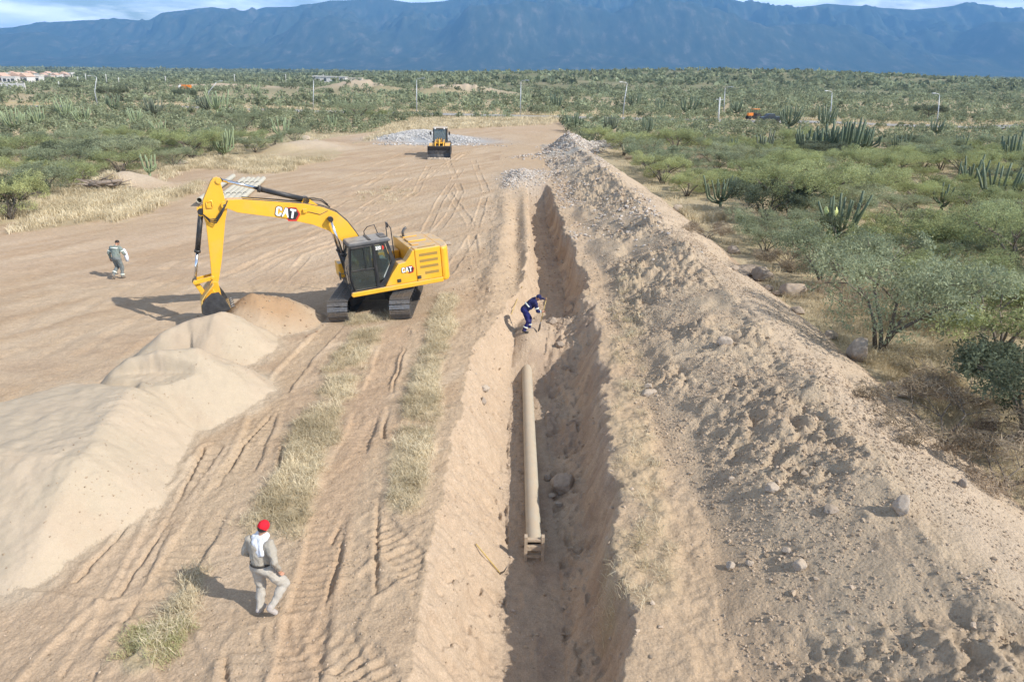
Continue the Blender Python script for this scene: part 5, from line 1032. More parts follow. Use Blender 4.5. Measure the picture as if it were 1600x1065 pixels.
a_, b_ = G(405, 460, 1.0); n = 450; x = rg.normal(a_, 1.1, n); y = rg.normal(b_ - .2, .7, n); rubble('mound_clods', x, y, .015 + .05 * rg.uniform(0, 1, n) ** 3, [(.36, .25, .165), (.33, .23, .15), (.41, .31, .21)], 'brown lumps of earth on the mound beside the digger bucket', 'soil', sink=.35, seed=31)
ROCKS = [(279, 258, 27, 9, 'pale', 'flat white rock behind the tall grass on the left'), (477, 219, 12, 8, 'pale', 'white rock on the low mound, left of the pair'), (492, 223, 11, 6, 'pale', 'white rock on the low mound, right of the pair'),
 (1171, 430, 38, 17, 'dark', 'long dark boulder in the row at the foot of the bank'), (1193, 438, 33, 24, 'dark', 'rounded dark boulder in the middle of the row below the bank'), (1239, 463, 38, 24, 'dark', 'large rounded boulder at the near end of the dark row'),
 (1246, 490, 22, 13, 'dark', 'half buried boulder just below the dark row'), (1147, 425, 15, 10, 'dark', 'small boulder at the far end of the dark row'), (1200, 454, 14, 10, 'dark', 'small stone tucked under the rounded dark boulder'), (1215, 461, 13, 9, 'dark', 'small stone left of the large rounded boulder'),
 (1341, 562, 27, 42, 'pale', 'tall upright boulder standing at the foot of the bank'), (1392, 608, 15, 14, 'pale', 'small pale boulder left of the long leaning one'), (1420, 621, 30, 24, 'pale', 'pale slanting boulder in the dry grass below the bank'), (1398, 642, 24, 9, 'pale', 'flat stone sunk in the edge of the bank below the two pale boulders'),
 (1299, 528, 22, 13, 'pale', 'stone sticking out of the crest left of the upright boulder'), (1132, 538, 22, 16, 'pale', 'angular stone alone on the middle of the bank'), (1504, 761, 13, 17, 'dark', 'round brown stone in the lower slope near the right edge'),
 (1409, 800, 20, 34, 'pale', 'pale egg shaped stone standing on the bank at the lower right'), (1147, 396, 19, 14, 'pale', 'boulder at the foot of the bank above the dark row'), (1058, 331, 15, 13, 'pale', 'pale boulder at the bank foot left of the yellow grass'),
 (863, 506, 15, 12, 'dark', 'rounded stone in the trench wall right of the digging worker'), (875, 547, 13, 10, 'dark', 'stone in the shaded trench wall below the worker'), (884, 577, 11, 9, 'dark', 'small stone beside the far end of the laid pipe'),
 (856, 750, 12, 14, 'dark', 'small round stone on the trench floor right of the pipe'), (880, 768, 34, 34, 'dark', 'large half buried boulder in the shaded trench wall beside the pipe'), (862, 777, 11, 8, 'pale', 'flat stone on the trench floor under the half buried boulder'), (873, 791, 11, 9, 'pale', 'small stone in the trench nearest the timber frame'),
 (755, 631, 9, 13, 'dark', 'dark stone set in the sunny left trench wall'), (757, 611, 15, 11, 'pale', 'pale stone above the dark one in the left trench wall'), (1014, 617, 24, 10, 'pale', 'flat stone on the grassy strip right of the trench'), (1013, 606, 14, 9, 'pale', 'small stone just behind the flat one on the grassy strip'),
 (1229, 864, 13, 11, 'pale', 'stone in the churned soil above the larger lump'), (1250, 888, 22, 17, 'pale', 'largest stone of the cluster in the churned soil of the bank'), (1171, 883, 12, 10, 'pale', 'right stone of the small pair on the churned bank'), (1142, 887, 14, 12, 'pale', 'left stone of the small pair on the churned bank'), (1206, 768, 20, 17, 'pale', 'lone lump of stone in the middle of the churned bank'), (1142, 750, 10, 8, 'pale', 'small pale stone left of the lone lump'),
 (1300, 800, 22, 11, 'dark', 'dark flat stone left of the egg shaped one'), (700, 383, 12, 7, 'dark', 'small dark stone right of the digger counterweight'), (1030, 350, 8, 6, 'pale', 'small stone on the far crest of the bank'), (940, 265, 12, 10, 'pale', 'pale block on the top of the rubble'), (906, 224, 14, 10, 'pale', 'largest pale block at the peak of the rubble heap')]
RM = {}
HAZE_D = 1.15 / 9000
for c, col in (('pale', (.44, .37, .30)), ('dark', (.34, .28, .225))): RM[c] = mat('boulder_' + c, col, .9, var=.25, vscale=4, bump=.6, bscale=14, dust=.6, dustcol=(.43, .33, .23), spec=.2)
rp_ = at_many([(a, b) for a, b, *_ in ROCKS]); RK = []
for i in range(7):
    bm = ico(0, 30 + i, .16, 4)
    for v in bm.verts: v.co += v.normal * .02 * mnoise.noise(v.co * 7)
    me = bpy.data.meshes.new('boulder'); bm.to_mesh(me); bm.free(); me.polygons.foreach_set('use_smooth', [True] * len(me.polygons)); me.materials.append(None); RK.append(me)
for i, ((px, py, w_, h_, c, lb), p) in enumerate(zip(ROCKS, rp_)):
    d = (Vector(p) - Vector((0, 0, CAM_H))).dot(fw); sw, sh = w_ / FPX * d / 2, h_ / FPX * d / 2 * 1.05
    o = bpy.data.objects.new('boulder' if w_ > 16 else 'rock', RK[i % 7]); COL.objects.link(o); o.material_slots[0].link = 'OBJECT'; o.material_slots[0].material = RM[c]
    o.scale = (sw * 1.12, max(sw, sh) * .85, sh * 1.1); o.location = (p[0], p[1] + sw * .3, p[2] + sh * .55); o.rotation_euler = (random.uniform(-.2, .2), random.uniform(-.25, .25) + (.12 if h_ > 30 else 0), random.uniform(-.5, .5)); tag(o, lb, 'rock')

# ------------------------------------------------------------------ pipes and timber
M['pipe'] = mat('pipe_resin', (.40, .36, .285), .6, var=.12, vscale=3, dust=.85, dustcol=(.46, .36, .25), grime=.8)
M['pipe2'] = mat('pipe_resin_pale', (.5, .475, .385), .5, var=.06, vscale=3, dust=.25, grime=.1)
M['timber'] = mat('rough_timber', (.42, .33, .24), .9, var=.25, vscale=9, bump=.4, dust=.4)
def pipe(name, a, b, r, m, label, group=None, hollow=True, n=28):
    mb = MB(); a = Vector(a); b = Vector(b); d = (b - a).normalized(); x = d.cross(Vector((0, 0, 1))).normalized(); y = x.cross(d); R4 = []
    prof = [(0, r), (.0, r * 1.0), (1, r), (1, r * .9), (0, r * .9)]
    rings = []
    for t, rr in ((0, r * .91), (0, r), (1, r), (1, r * .91)):
        c = a.lerp(b, t); rings.append([c + (x * math.cos(2 * math.pi * k / n) + y * math.sin(2 * math.pi * k / n)) * rr for k in range(n)])
    vs = [v for q in rings for v in q]; fs = []
    for i in range(4):
        j = (i + 1) % 4
        for k in range(n): fs.append((i * n + k, i * n + (k + 1) % n, j * n + (k + 1) % n, j * n + k))
    mb.add(vs, fs, True); o = mb.build(name, m, None); em = o.modifiers.new('edge', 'EDGE_SPLIT'); em.split_angle = R(40); return tag(o, label, 'pipe', group)
zt = lambda x, y: hz(x, y)
pn = (.575, 13.35); pf = (.575, 23.9)
pipe('pipe', (pn[0], pn[1], zt(*pn) + .30), (pf[0], pf[1], zt(.575, 22.5) + .22), .188, M['pipe'], 'long dusty grey green pipe lying on the trench floor')
fr = empty('pipe_support', (.575, 13.2, zt(.575, 13.2))); tag(fr, 'small timber frame standing upright around the near end of the trench pipe', 'frame')
for s in (-1, 1):
    mb = MB(); mb.box((s * .20, 0, .34), (.075, .12, .72)); mb.build('post', M['timber'], fr, .006)
for z in (.14, .36, .585):
    mb = MB(); mb.box((0, .0, z), (.322, .1, .07 if z != .36 else .12)); mb.build('crossbar', M['timber'], fr, .006)
A = G(312, 318, .2); B = G(378, 270, .2); d = Vector((B[0] - A[0], B[1] - A[1], 0)).normalized(); L = 11.8
pr_ = Vector((d.y, -d.x, 0)); z0 = max(zt(*A), zt(*B))
for i, lb in enumerate(['leftmost stacked pipe with its dark open end showing', 'second pipe from the left in the row behind the boom', 'third pipe from the left in the row behind the boom', 'fourth pipe from the left in the row behind the boom', 'fifth pipe from the left in the row behind the boom', 'rightmost pipe of the row behind the boom']):
    o_ = pr_ * (0 if i == 0 else .52 + .40 * (i - .0)) + d * (0 if i == 0 else -.7 + .12 * ((i * 7) % 3)); a = Vector((A[0], A[1], z0 + (.42 if i == 0 else .24))) + o_
    pipe('pipe', a, a + d * L, .195, M['pipe2'], lb, 'pale pipes laid side by side on the clearing')
for t, lb in ((3.0, 'dark lashing strap across the near part of the pipe row'), (8.3, 'dark lashing strap across the far part of the pipe row')):
    mb = MB(); pts_ = []
    for k in range(41):
        u = .62 + k * .05 ; pts_.append(Vector((A[0], A[1], z0 + .24 + .2 * abs(math.cos((u - .92) / .40 * math.pi)) ** .5 * 1.04 + .01)) + pr_ * u + d * t)
    mb.tube(pts_, .022, 5); tag(mb.build('strap', M['rubber']), lb, 'strap')
for t, lb in ((.9, 'timber batten under the near ends of the stacked pipes'), (10.2, 'timber batten under the far ends of the stacked pipes')):
    mb = MB(); c = Vector((A[0], A[1], z0 + .03)) + pr_ * 1.25 + d * t; mb.bar(c - pr_ * 1.6, c + pr_ * 1.6, .12, .1); tag(mb.build('batten', M['timber'], None, .006), lb, 'timber')
mb = MB(); c = Vector((A[0], A[1], z0 + .14)) + d * .9; mb.box(c, (.4, .14, .14)); tag(mb.build('timber_block', M['timber'], None, .01), 'timber block under the raised end of the leftmost stacked pipe', 'timber')
# tools
M['handle'] = mat('tool_handle', (.5, .36, .13), .7, var=.1)
def tool(name, a, b, label, blade=True, side=(0, -1, 0)):
    e = empty(name, (0, 0, 0)); tag(e, label, 'shovel' if blade else 'pick'); a = Vector(a); b = Vector(b); d = (b - a).normalized()
    mb = MB(); mb.cyl(a, b, .017, n=8); mb.build('handle', M['handle'], e)
    mb = MB(); s = Vector(side).normalized(); s = (s - d * s.dot(d)).normalized(); t = d.cross(s)
    if blade:
        pts_ = [(-.1, -.02), (-.115, .1), (-.09, .22), (0, .3), (.09, .22), (.115, .1), (.1, -.02)]; up_ = [b + s * x + d * y + t * (.03 - 2.2 * x * x) for x, y in pts_]; dn = [p - t * .006 for p in up_]; k = len(pts_)
        mb.add(up_ + dn, [tuple(range(k)), tuple(range(2 * k - 1, k - 1, -1))] + [(i, i + k, (i + 1) % k + k, (i + 1) % k) for i in range(k)]); mb.cyl(b - d * .12, b + d * .06, .024, n=8)
        mb.build('blade', M['steel'], e)
    else:
        mb.tube([b - s * .26 - d * .07, b - s * .12 + d * .0, b + d * .02, b + s * .12 + d * .0, b + s * .27 - d * .1], 0, 7, [.008, .018, .028, .018, .008]); mb.build('pick_head', M['steel'], e)
    return e
p0 = at(744, 855); p1 = at(781, 897); tool('pickaxe', p0 + Vector((0, 0, .1)), p1 + Vector((0, 0, .05)), 'pickaxe with yellow handle lying on the left trench wall', False, (1, -.2, .1))
p0 = at(816, 446); p1 = at(799, 492); mb = MB(); mb.cyl(p0 + Vector((0, 0, .05)), p1 + Vector((0, 0, .03)), .018, n=7); tag(mb.build('stick', M['handle']), 'thin wooden stick lying on the slope behind the digging worker', 'stick')
p0 = at(762, 842); 

# cut branches
c = at(150, 292); mb = MB(); rr = random.Random(9)
for i in range(26):
    a = rr.uniform(-.5, .9); L = rr.uniform(.8, 2.2); p0 = c + Vector((rr.uniform(-.5, 1.8), rr.uniform(-.5, .5), rr.uniform(0, .35))); dd = Vector((math.cos(a) * rr.choice((-1, 1)), rr.uniform(-.5, .5), rr.uniform(-.05, .5))).normalized()
    mb.tube([p0, p0 + dd * L * .5 + Vector((0, 0, rr.uniform(-.1, .15))), p0 + dd * L], 0, 5, [rr.uniform(.04, .12), .05, .015])
mb.tube([c + Vector((-.6, -.3, .1)), c + Vector((.6, -.4, .35)), c + Vector((2.2, -.2, .55))], 0, 8, [.2, .17, .1]); tag(mb.build('brush_pile', mat('dead_wood', (.26, .21, .17), .95, var=.3)), 'grey uprooted stump and cut branches at the left end of the earth mound', 'branches')

# ------------------------------------------------------------------ people
def blob(name, parts, voxel, m, parent, disp=0, smooth=4):
    """one closed surface grown from overlapping tapered limbs and rounded masses"""
    mb = MB()
    for p in parts:
        if p[0] == 'c':
            _, a, b, ra, rb = p; a = Vector(a); b = Vector(b); mb.cyl(a, b, ra, rb, 14); mb.sphere(a, ra, 14); mb.sphere(b, rb, 14)
        elif p[0] == 'e': mb.sphere(p[1], 1, 18, p[2])
        else:   # loft: rings (centre, rx, ry)
            n = 20; vs = []; fs = []
            for (c, rx, ry) in p[1]: vs += [Vector(c) + Vector((rx * math.cos(2 * math.pi * k / n), ry * math.sin(2 * math.pi * k / n), 0)) for k in range(n)]
            q = len(p[1])
            for i in range(q - 1):
                for k in range(n): fs.append((i * n + k, i * n + (k + 1) % n, (i + 1) * n + (k + 1) % n, (i + 1) * n + k))
            fs += [tuple(range(n))[::-1], tuple(range((q - 1) * n, q * n))]; mb.add(vs, fs, True)
    me0 = bpy.data.meshes.new('t'); me0.from_pydata(mb.v, [], mb.f); me0.update()
    bm = bmesh.new(); bm.from_mesh(me0); bmesh.ops.remove_doubles(bm, verts=bm.verts, dist=1e-6); bm.to_mesh(me0); bm.free()
    t = bpy.data.objects.new('t', me0); COL.objects.link(t); r = t.modifiers.new('r', 'REMESH'); r.mode = 'VOXEL'; r.voxel_size = voxel
    sm = t.modifiers.new('s', 'SMOOTH'); sm.iterations = smooth; sm.factor = .5
    dg = bpy.context.evaluated_depsgraph_get(); me = bpy.data.meshes.new_from_object(t.evaluated_get(dg)); bpy.data.objects.remove(t)
    if disp:
        co = np.empty(len(me.vertices) * 3, np.float32); me.vertices.foreach_get('co', co); co = co.reshape(-1, 3); no = np.empty_like(co); me.vertices.foreach_get('normal', no.ravel()) if 0 else None
        nn = np.array([list(v.normal) for v in me.vertices]); k = fbm(co[:, 0] * 9 + co[:, 1] * 4, co[:, 2] * 6 + co[:, 1] * 3, 3, 7); co = co + nn * (k * disp)[:, None]; me.vertices.foreach_set('co', co.astype(np.float32).ravel()); me.update()
    me.materials.clear(); me.polygons.foreach_set('use_smooth', [True] * len(me.polygons)); return link_mesh(name, me, m, parent)
M['skin'] = mat('skin', (.42, .22, .14), .6, var=.06); M['hair'] = mat('hair', (.015, .012, .01), .6, var=.2)
def cloth(n, c, var=.1): return mat(n, c, .95, var=var, vscale=5, bump=.4, bscale=25, grime=.25, dustcol=(.42, .33, .24), spec=.15)
def hand(wr, fwd, side, curl=.6, s=1.):
    """palm, four fingers and a thumb as tapered pieces; wr wrist, fwd towards the fingers, side towards the thumb"""
    wr = Vector(wr); f = Vector(fwd).normalized(); t = Vector(side); t = (t - f * t.dot(f)).normalized(); nrm = f.cross(t); P = []
    c = wr + f * .045; P.append(('c', c - t * .02, c + t * .02, .02 * s, .02 * s)); P.append(('c', wr, wr + f * .075, .024 * s, .022 * s)); P.append(('c', wr + f * .07 - t * .028, wr + f * .07 + t * .028, .013 * s, .013 * s))
    for i, L in enumerate((.078, .085, .08, .062)):
        o = wr + f * .08 + t * (.03 - .02 * i); d1 = (f + nrm * curl * .5).normalized(); d2 = (f + nrm * curl * 1.6).normalized(); a = o + d1 * L * .5; P += [('c', o, a, .0095 * s, .009 * s), ('c', a, a + d2 * L * .5, .009 * s, .0075 * s)]
    o = wr + f * .03 + t * .025; P += [('c', o, o + (f * .6 + t * .8).normalized() * .04, .012 * s, .011 * s), ('c', o + (f * .6 + t * .8).normalized() * .04, o + (f * .9 + t * .6).normalized() * .075, .011 * s, .009 * s)]
    return P
def figure(loc, rz, J, label, cols, strips=(), hat=None, scarf=None, hair=True, boots=None, belt=None):
    """J: joints in body coordinates, y forward; every garment is grown round the same skeleton"""
    V_ = {k: Vector(v) for k, v in J.items() if k != 'curl'}; e = empty('person', loc, (0, 0, rz)); e.scale = (1.06, 1.06, 1.03); tag(e, label, 'person')
    pel, ch, nk, hd = V_['pelvis'], V_['chest'], V_['neck'], V_['head']; hf = V_.get('headfwd', Vector((0, 1, 0))).normalized(); hu = (hd - nk).normalized()
    hs = hf.cross(hu).normalized(); hf = hu.cross(hs)
    B = [('c', pel, ch, .12, .13), ('c', ch, nk, .12, .055), ('c', nk, hd, .05, .052), ('e', hd, (.077, .094, .105)), ('c', hd - hu * .05 + hf * .05, hd - hu * .075 + hf * .06, .045, .032)]
    B += [('c', hd + hf * .085 + hu * .01, hd + hf * .112 - hu * .02, .01, .014), ('c', hd + hf * .088 - hu * .047 - hs * .018, hd + hf * .088 - hu * .047 + hs * .018, .009, .009)]
    for s in (-1, 1): B += [('e', hd + hs * s * .08 - hu * .005, (.012, .02, .028)), ('e', hd + hf * .082 + hs * s * .03 + hu * .012, (.014, .01, .009))]
    for s in 'LR':
        sh, el, wr, hp, kn, an, to = (V_[k + s] for k in ('sh', 'el', 'wr', 'hip', 'kn', 'an', 'toe'))
        B += [('c', ch, sh, .09, .05), ('c', sh, el, .048, .038), ('c', el, wr, .038, .025), ('c', pel, hp, .1, .09), ('c', hp, kn, .08, .052), ('c', kn, an, .05, .035), ('c', an, to, .035, .03)]
        B += hand(wr, V_['hf' + s], V_['ht' + s], J.get('curl', .6))
    blob('body', B, .0085, M['skin'], e)
    up_ = (nk - pel).normalized()
    T = [('c', pel + up_ * .04, ch, .158, .165), ('c', ch, ch + (nk - ch) * .5, .165, .1), ('c', ch + (nk - ch) * .4, nk - up_ * .015, .1, .066)]
    Lg = [('c', pel, pel + up_ * .05, .158, .15)]
    for s in 'LR':
        sh, el, wr, hp, kn, an, to = (V_[k + s] for k in ('sh', 'el', 'wr', 'hip', 'kn', 'an', 'toe'))
        T += [('c', ch + (sh - ch) * .35 , sh, .125, .075), ('c', pel + (hp - pel) * .6 + up_ * .1, ch + (sh - ch) * .4, .115, .12), ('c', sh, el, .073, .06), ('c', el, el + (wr - el) * .93, .06, .044)]
        Lg += [('c', hp, kn, .115, .082), ('c', pel, hp, .12, .118), ('c', kn, kn + (an - kn) * .93, .08, .064)]
    tr = blob('trousers', Lg, .012, cols[1], e, .024, 3); ts = blob('shirt', T, .012, cols[0], e, .03, 3)
    for s in 'LR':
        an, to = V_['an' + s], V_['toe' + s]; d = (to - an); blob('boot', [('c', an + Vector((0, 0, .05)), an, .052, .055), ('c', an, to, .052, .045), ('c', an - d * .25, to, .045, .042)], .012, boots or M['bootgrey'], e)
    def ring(c, ax, r, h_, m, nm, ry=None, parent=e):
        ax = Vector(ax).normalized(); q = ax.to_track_quat('Z', 'Y').to_matrix(); mb = MB(); n = 28; vs = []
        for (z, k) in ((-h_ / 2, 1.0), (h_ / 2, 1.0)):
            for i in range(n): vs.append(Vector(c) + q @ Vector((r * math.cos(2 * math.pi * i / n), (ry or r) * math.sin(2 * math.pi * i / n), z)))
        mb.add(vs, [(i, (i + 1) % n, (i + 1) % n + n, i + n) for i in range(n)], True); o = mb.build(nm, m, parent); so = o.modifiers.new('solid', 'SOLIDIFY'); so.thickness = .006; so.offset = 1; return o
    for (kind, a, b, t, r) in strips:
        A, Bv = V_[a], V_[b]; ring(A.lerp(Bv, t), Bv - A, r, .045, M['reflex'], 'reflective_band')
    if belt: ring(pel + up_ * .06, up_, .168, .035, belt, 'belt')
    if hair: blob('hair', [('e', hd + hu * .022 - hf * .02, (.085, .095, .095))], .008, M['hair'], e)
    if hat:
        blob('cap', [('e', hd + hu * .04 - hf * .012, (.093, .105, .098)), ('c', hd + hu * .035 + hf * .07, hd + hu * .02 + hf * .15, .03, .02)], .009, hat, e, .004)
    if scarf:
        blob('neck_cloth', [('c', nk + Vector((-.06, .03, 0)), nk + Vector((.06, .03, 0)), .07, .07), ('c', nk + Vector((-.1, -.04, -.02)), nk + Vector((.09, -.04, -.02)), .06, .06), ('c', nk + Vector((-.05, -.10, -.05)), nk + Vector((.03, -.15, -.2)), .05, .045), ('c', nk + Vector((.06, -.09, -.05)), nk + Vector((.10, -.155, -.22)), .055, .045), ('c', nk + Vector((.0, -.12, -.08)), nk + Vector((.06, -.16, -.24)), .04, .04)], .011, scarf, e, .018)
    return e, V_
M['bootgrey'] = mat('dusty_boots', (.2, .17, .14), .9, var=.3, dust=.6); M['reflex'] = mat('reflective_tape', (.75, .8, .7), .35, var=.05); M['bootlight'] = mat('light_boots', (.42, .38, .35), .9, var=.2)
M['tan'] = cloth('tan_shirt', (.36, .325, .27)); M['beige'] = cloth('beige_trousers', (.43, .395, .34)); M['redcap'] = cloth('red_cap_cloth', (.62, .02, .035), .06); M['whitecloth'] = mat('white_cloth', (.62, .64, .68), .9, var=.05, bump=.3)
M['greyovr'] = cloth('grey_overall', (.2, .24, .22)); M['greytr'] = cloth('grey_trousers', (.17, .19, .19)); M['navy'] = cloth('navy_overall', (.02, .024, .085), .2); M['navy2'] = cloth('navy_overall_legs', (.022, .026, .12), .2)
p = at(414, 960)
figure(p + Vector((.02, .1, 0)), R(-20), dict(pelvis=(0, 0, .97), chest=(-.02, .07, 1.3), neck=(0, .10, 1.49), head=(.02, .15, 1.62), headfwd=(-.1, 1, -.35), curl=1.1,
    shL=(-.2, .04, 1.41), elL=(-.29, .0, 1.14), wrL=(-.2, .2, 1.02), hfL=(.3, .8, -.3), htL=(.6, 0, .6), shR=(.19, .06, 1.41), elR=(.33, -.05, 1.17), wrR=(.31, .05, .93), hfR=(-.1, .3, -1), htR=(-.3, 1, 0),
    hipL=(-.09, 0, .92), knL=(-.1, .05, .49), anL=(-.08, -.1, .09), toeL=(-.1, .04, .04), hipR=(.1, 0, .92), knR=(.27, .17, .54), anR=(.19, -.14, .22), toeR=(.22, -.07, .1)),
    'person in tan work clothes and red cap with a white cloth round the neck', (M['tan'], M['beige']), hat=M['redcap'], scarf=M['whitecloth'], boots=M['bootlight'], belt=mat('belt', (.04, .035, .03), .7))
p = at(186, 436)
figure(p + Vector((0, .1, 0)), R(-8), dict(pelvis=(0, 0, .95), chest=(0, .08, 1.28), neck=(0, .15, 1.46), head=(.01, .25, 1.55), headfwd=(.1, .8, -.9),
    shL=(-.2, .1, 1.38), elL=(-.31, .02, 1.12), wrL=(-.33, .06, .88), hfL=(0, .2, -1), htL=(0, 1, 0), shR=(.2, .1, 1.38), elR=(.3, .12, 1.13), wrR=(.27, .3, 1.02), hfR=(-.2, 1, 0), htR=(0, 0, 1),
    hipL=(-.09, 0, .9), knL=(-.11, .12, .5), anL=(-.15, -.22, .18), toeL=(-.15, -.14, .06), hipR=(.09, 0, .9), knR=(.11, .1, .48), anR=(.12, .02, .09), toeR=(.12, .16, .04)),
    'person in grey overalls with reflective bands walking with head bowed at the far left', (M['greyovr'], M['greytr']), strips=[('r', 'pelvis', 'chest', 1.22, .19), ('r', 'shL', 'elL', .6, .078), ('r', 'shR', 'elR', .6, .078), ('r', 'knL', 'anL', .6, .085), ('r', 'knR', 'anR', .75, .082)])
mb = MB(); q = p + Vector((.31, .36, 0)); mb.tube([q + Vector((.03, 0, .74)), q + Vector((.03, 0, .9)), q + Vector((-.01, .02, 1.12)), q + Vector((-.06, .02, 1.32))], 0, 12, [.06, .085, .085, .06]); tag(mb.build('cloth_roll', M['whitecloth'], None), 'white rolled cloth held at the side of the person in grey overalls', 'cloth')
p = at(828, 520) + Vector((-.12, .12, 0)); wrz = R(-78)
figure(p, wrz, dict(pelvis=(0, -.1, .9), chest=(0, .17, 1.13), neck=(0, .31, 1.25), head=(0, .40, 1.33), headfwd=(0, .7, -.8), curl=1.5,
    shL=(-.19, .26, 1.2), elL=(-.24, .47, 1.26), wrL=(-.08, .66, 1.25), hfL=(.6, .5, .0), htL=(0, 0, 1), shR=(.19, .26, 1.17), elR=(.24, .33, .88), wrR=(.09, .51, .8), hfR=(-.4, .9, -.1), htR=(0, .2, 1),
    hipL=(-.1, -.1, .86), knL=(-.13, .14, .5), anL=(-.15, .12, .1), toeL=(-.15, .27, .04), hipR=(.1, -.1, .86), knR=(.12, .02, .46), anR=(.13, -.14, .1), toeR=(.13, .0, .04)),
    'person in navy overalls with reflective bands bending over a shovel in the trench', (M['navy'], M['navy2']), strips=[('r', 'pelvis', 'chest', .55, .18), ('r', 'shL', 'elL', .6, .078), ('r', 'shR', 'elR', .6, .078), ('r', 'elR', 'wrR', .5, .06), ('r', 'knL', 'anL', .6, .085), ('r', 'knR', 'anR', .6, .085)], hair=False, hat=M['navy'], boots=M['black'])
Rz = Matrix.Rotation(wrz, 3, 'Z'); a = p + Rz @ Vector((-.02, .76, 1.33)); b = p + Rz @ Vector((.04, .52, .27)); tool('shovel', a, b, 'shovel with pale wooden handle held by the person in navy overalls', True, Rz @ Vector((1, 0, 0)))

# ------------------------------------------------------------------ wheel loader
def loader():
    p = at(686, 249); root = empty('wheel_loader', (p.x, p.y, p.z), (0, 0, R(2))); tag(root, 'yellow wheel loader with a dark bucket facing the camera before the gravel heap', 'wheel loader')
    Y_, K_ = M['yellow'], M['black']
    for i, (sx, yy) in enumerate(((-1, 2.0), (1, 2.0), (-1, 4.9), (1, 4.9))):
        mb = MB(); pr_ = [(.0, .30), (.0, .55), (.04, .66), (.12, .7), (.36, .7), (.44, .66), (.48, .55), (.48, .30)]; n = 28; vs = []; fs = []
        for a, r in pr_: vs += [(sx * (.62 + a), yy + r * math.cos(2 * math.pi * k / n), .7 + r * math.sin(2 * math.pi * k / n)) for k in range(n)]
        for j in range(7):
            for k in range(n): fs.append((j * n + k, j * n + (k + 1) % n, (j + 1) * n + (k + 1) % n, (j + 1) * n + k))
        mb.add(vs, fs, True)
        for k in range(20): a = 2 * math.pi * k / 20; mb.box((sx * .86, yy + .7 * math.cos(a), .7 + .7 * math.sin(a)), (.42, .07, .05), Matrix.Rotation(a + math.pi / 2, 3, 'X'))
        wh = mb.build('wheel', M['rubber'], root); mb = MB(); mb.cyl((sx * .72, yy, .7), (sx * 1.04, yy, .7), .3, n=18); mb.build('rim', Y_, wh)
    mb = MB(); mb.box((0, 2.1, .95), (1.0, 1.9, .6)); mb.box((0, 4.7, 1.0), (.95, 2.2, .5)); mb.cyl((0, 3.3, .7), (0, 3.3, 1.3), .2); mb.build('frame', K_, root, .03)
    mb = MB(); mb.prism([(3.9, 1.2), (5.9, 1.2), (6.0, 1.35), (5.95, 1.95), (5.7, 2.1), (3.9, 2.15)], -.65, .65, 'yz'); mb.build('engine_hood', Y_, root, .05)
    for s in (-1, 1):
        mb = MB(); mb.prism([(1.2, 1.3), (1.5, 1.52), (2.4, 1.54), (2.8, 1.3), (2.75, 1.3), (2.38, 1.46), (1.55, 1.44), (1.25, 1.25)], s * .6, s * 1.12, 'yz'); mb.build('fender', Y_, root)
        mb = MB(); mb.bar((s * .45, 2.4, 1.75), (s * .45, 1.2, 1.55), .12, .3); mb.bar((s * .45, 1.25, 1.6), (s * .45, .85, .75), .12, .26); mb.build('lift_arm', Y_, root, .02)
        mb = MB(); mb.cyl((s * .3, 2.3, 1.1), (s * .3, 1.3, 1.15), .07, n=10); mb.cyl((s * .3, 1.3, 1.15), (s * .32, .85, .9), .035, n=8); mb.build('lift_cylinder', M['steel'], root)
        mb = MB(); mb.tube([(s * .72, 2.6, 2.7), (s * 1.0, 2.5, 2.75), (s * 1.02, 2.5, 2.7)], .018, 6); mb.box((s * 1.03, 2.5, 2.5), (.2, .06, .36)); mb.build('mirror', K_, root)
    mb = MB(); mb.bar((0, 2.0, 1.7), (0, 1.2, 1.85), .2, .22); mb.bar((0, 1.2, 1.9), (0, .8, 1.1), .1, .1); mb.box((0, 1.3, 1.6), (.9, .16, .16)); mb.build('tilt_linkage', Y_, root, .02)
    for s in (-.25, 0, .22): mb = MB(); mb.bar((s, 1.9, 1.5), (s, 1.75, 2.05), .07, .07); mb.build('hose_guard', Y_, root)
    # cab
    cab = empty('cab', (0, 0, 0), (0, 0, 0), root); mb = MB(); x0, ya, yb = .72, 2.5, 3.9
    for s in (-1, 1): mb.bar((s * x0, ya, 1.4), (s * x0, ya + .12, 3.0), .1, .1); mb.bar((s * x0, yb, 1.5), (s * x0, yb - .1, 3.0), .1, .1); mb.bar((s * x0, ya + .1, 2.98), (s * x0, yb - .1, 2.98), .08, .08); mb.bar((s * x0, ya, 1.45), (s * x0, yb, 1.45), .1, .1)
    mb.bar((-x0, ya, 1.45), (x0, ya, 1.45), .12, .12); mb.bar((-x0, ya + .12, 2.97), (x0, ya + .12, 2.97), .08, .08); mb.bar((-x0, yb - .1, 2.97), (x0, yb - .1, 2.97), .08, .08); mb.build('cab_frame', K_, cab)
    mb = MB(); mb.box((0, 3.2, 3.07), (1.56, 1.55, .12)); mb.build('cab_roof', mat('loader_roof', (.5, .45, .38), .7, var=.1, dust=.6), cab, .04)
    for nm, v in (('windscreen', [(-x0, ya + .0, 1.5), (x0, ya + .0, 1.5), (x0, ya + .115, 2.95), (-x0, ya + .115, 2.95)]), ('rear_glass', [(-x0, yb, 1.9), (x0, yb, 1.9), (x0, yb - .1, 2.95), (-x0, yb - .1, 2.95)])):
        mb = MB(); mb.add(v, [(0, 1, 2, 3)]); o = mb.build(nm, M['glass2'], cab); so = o.modifiers.new('s', 'SOLIDIFY'); so.thickness = .01
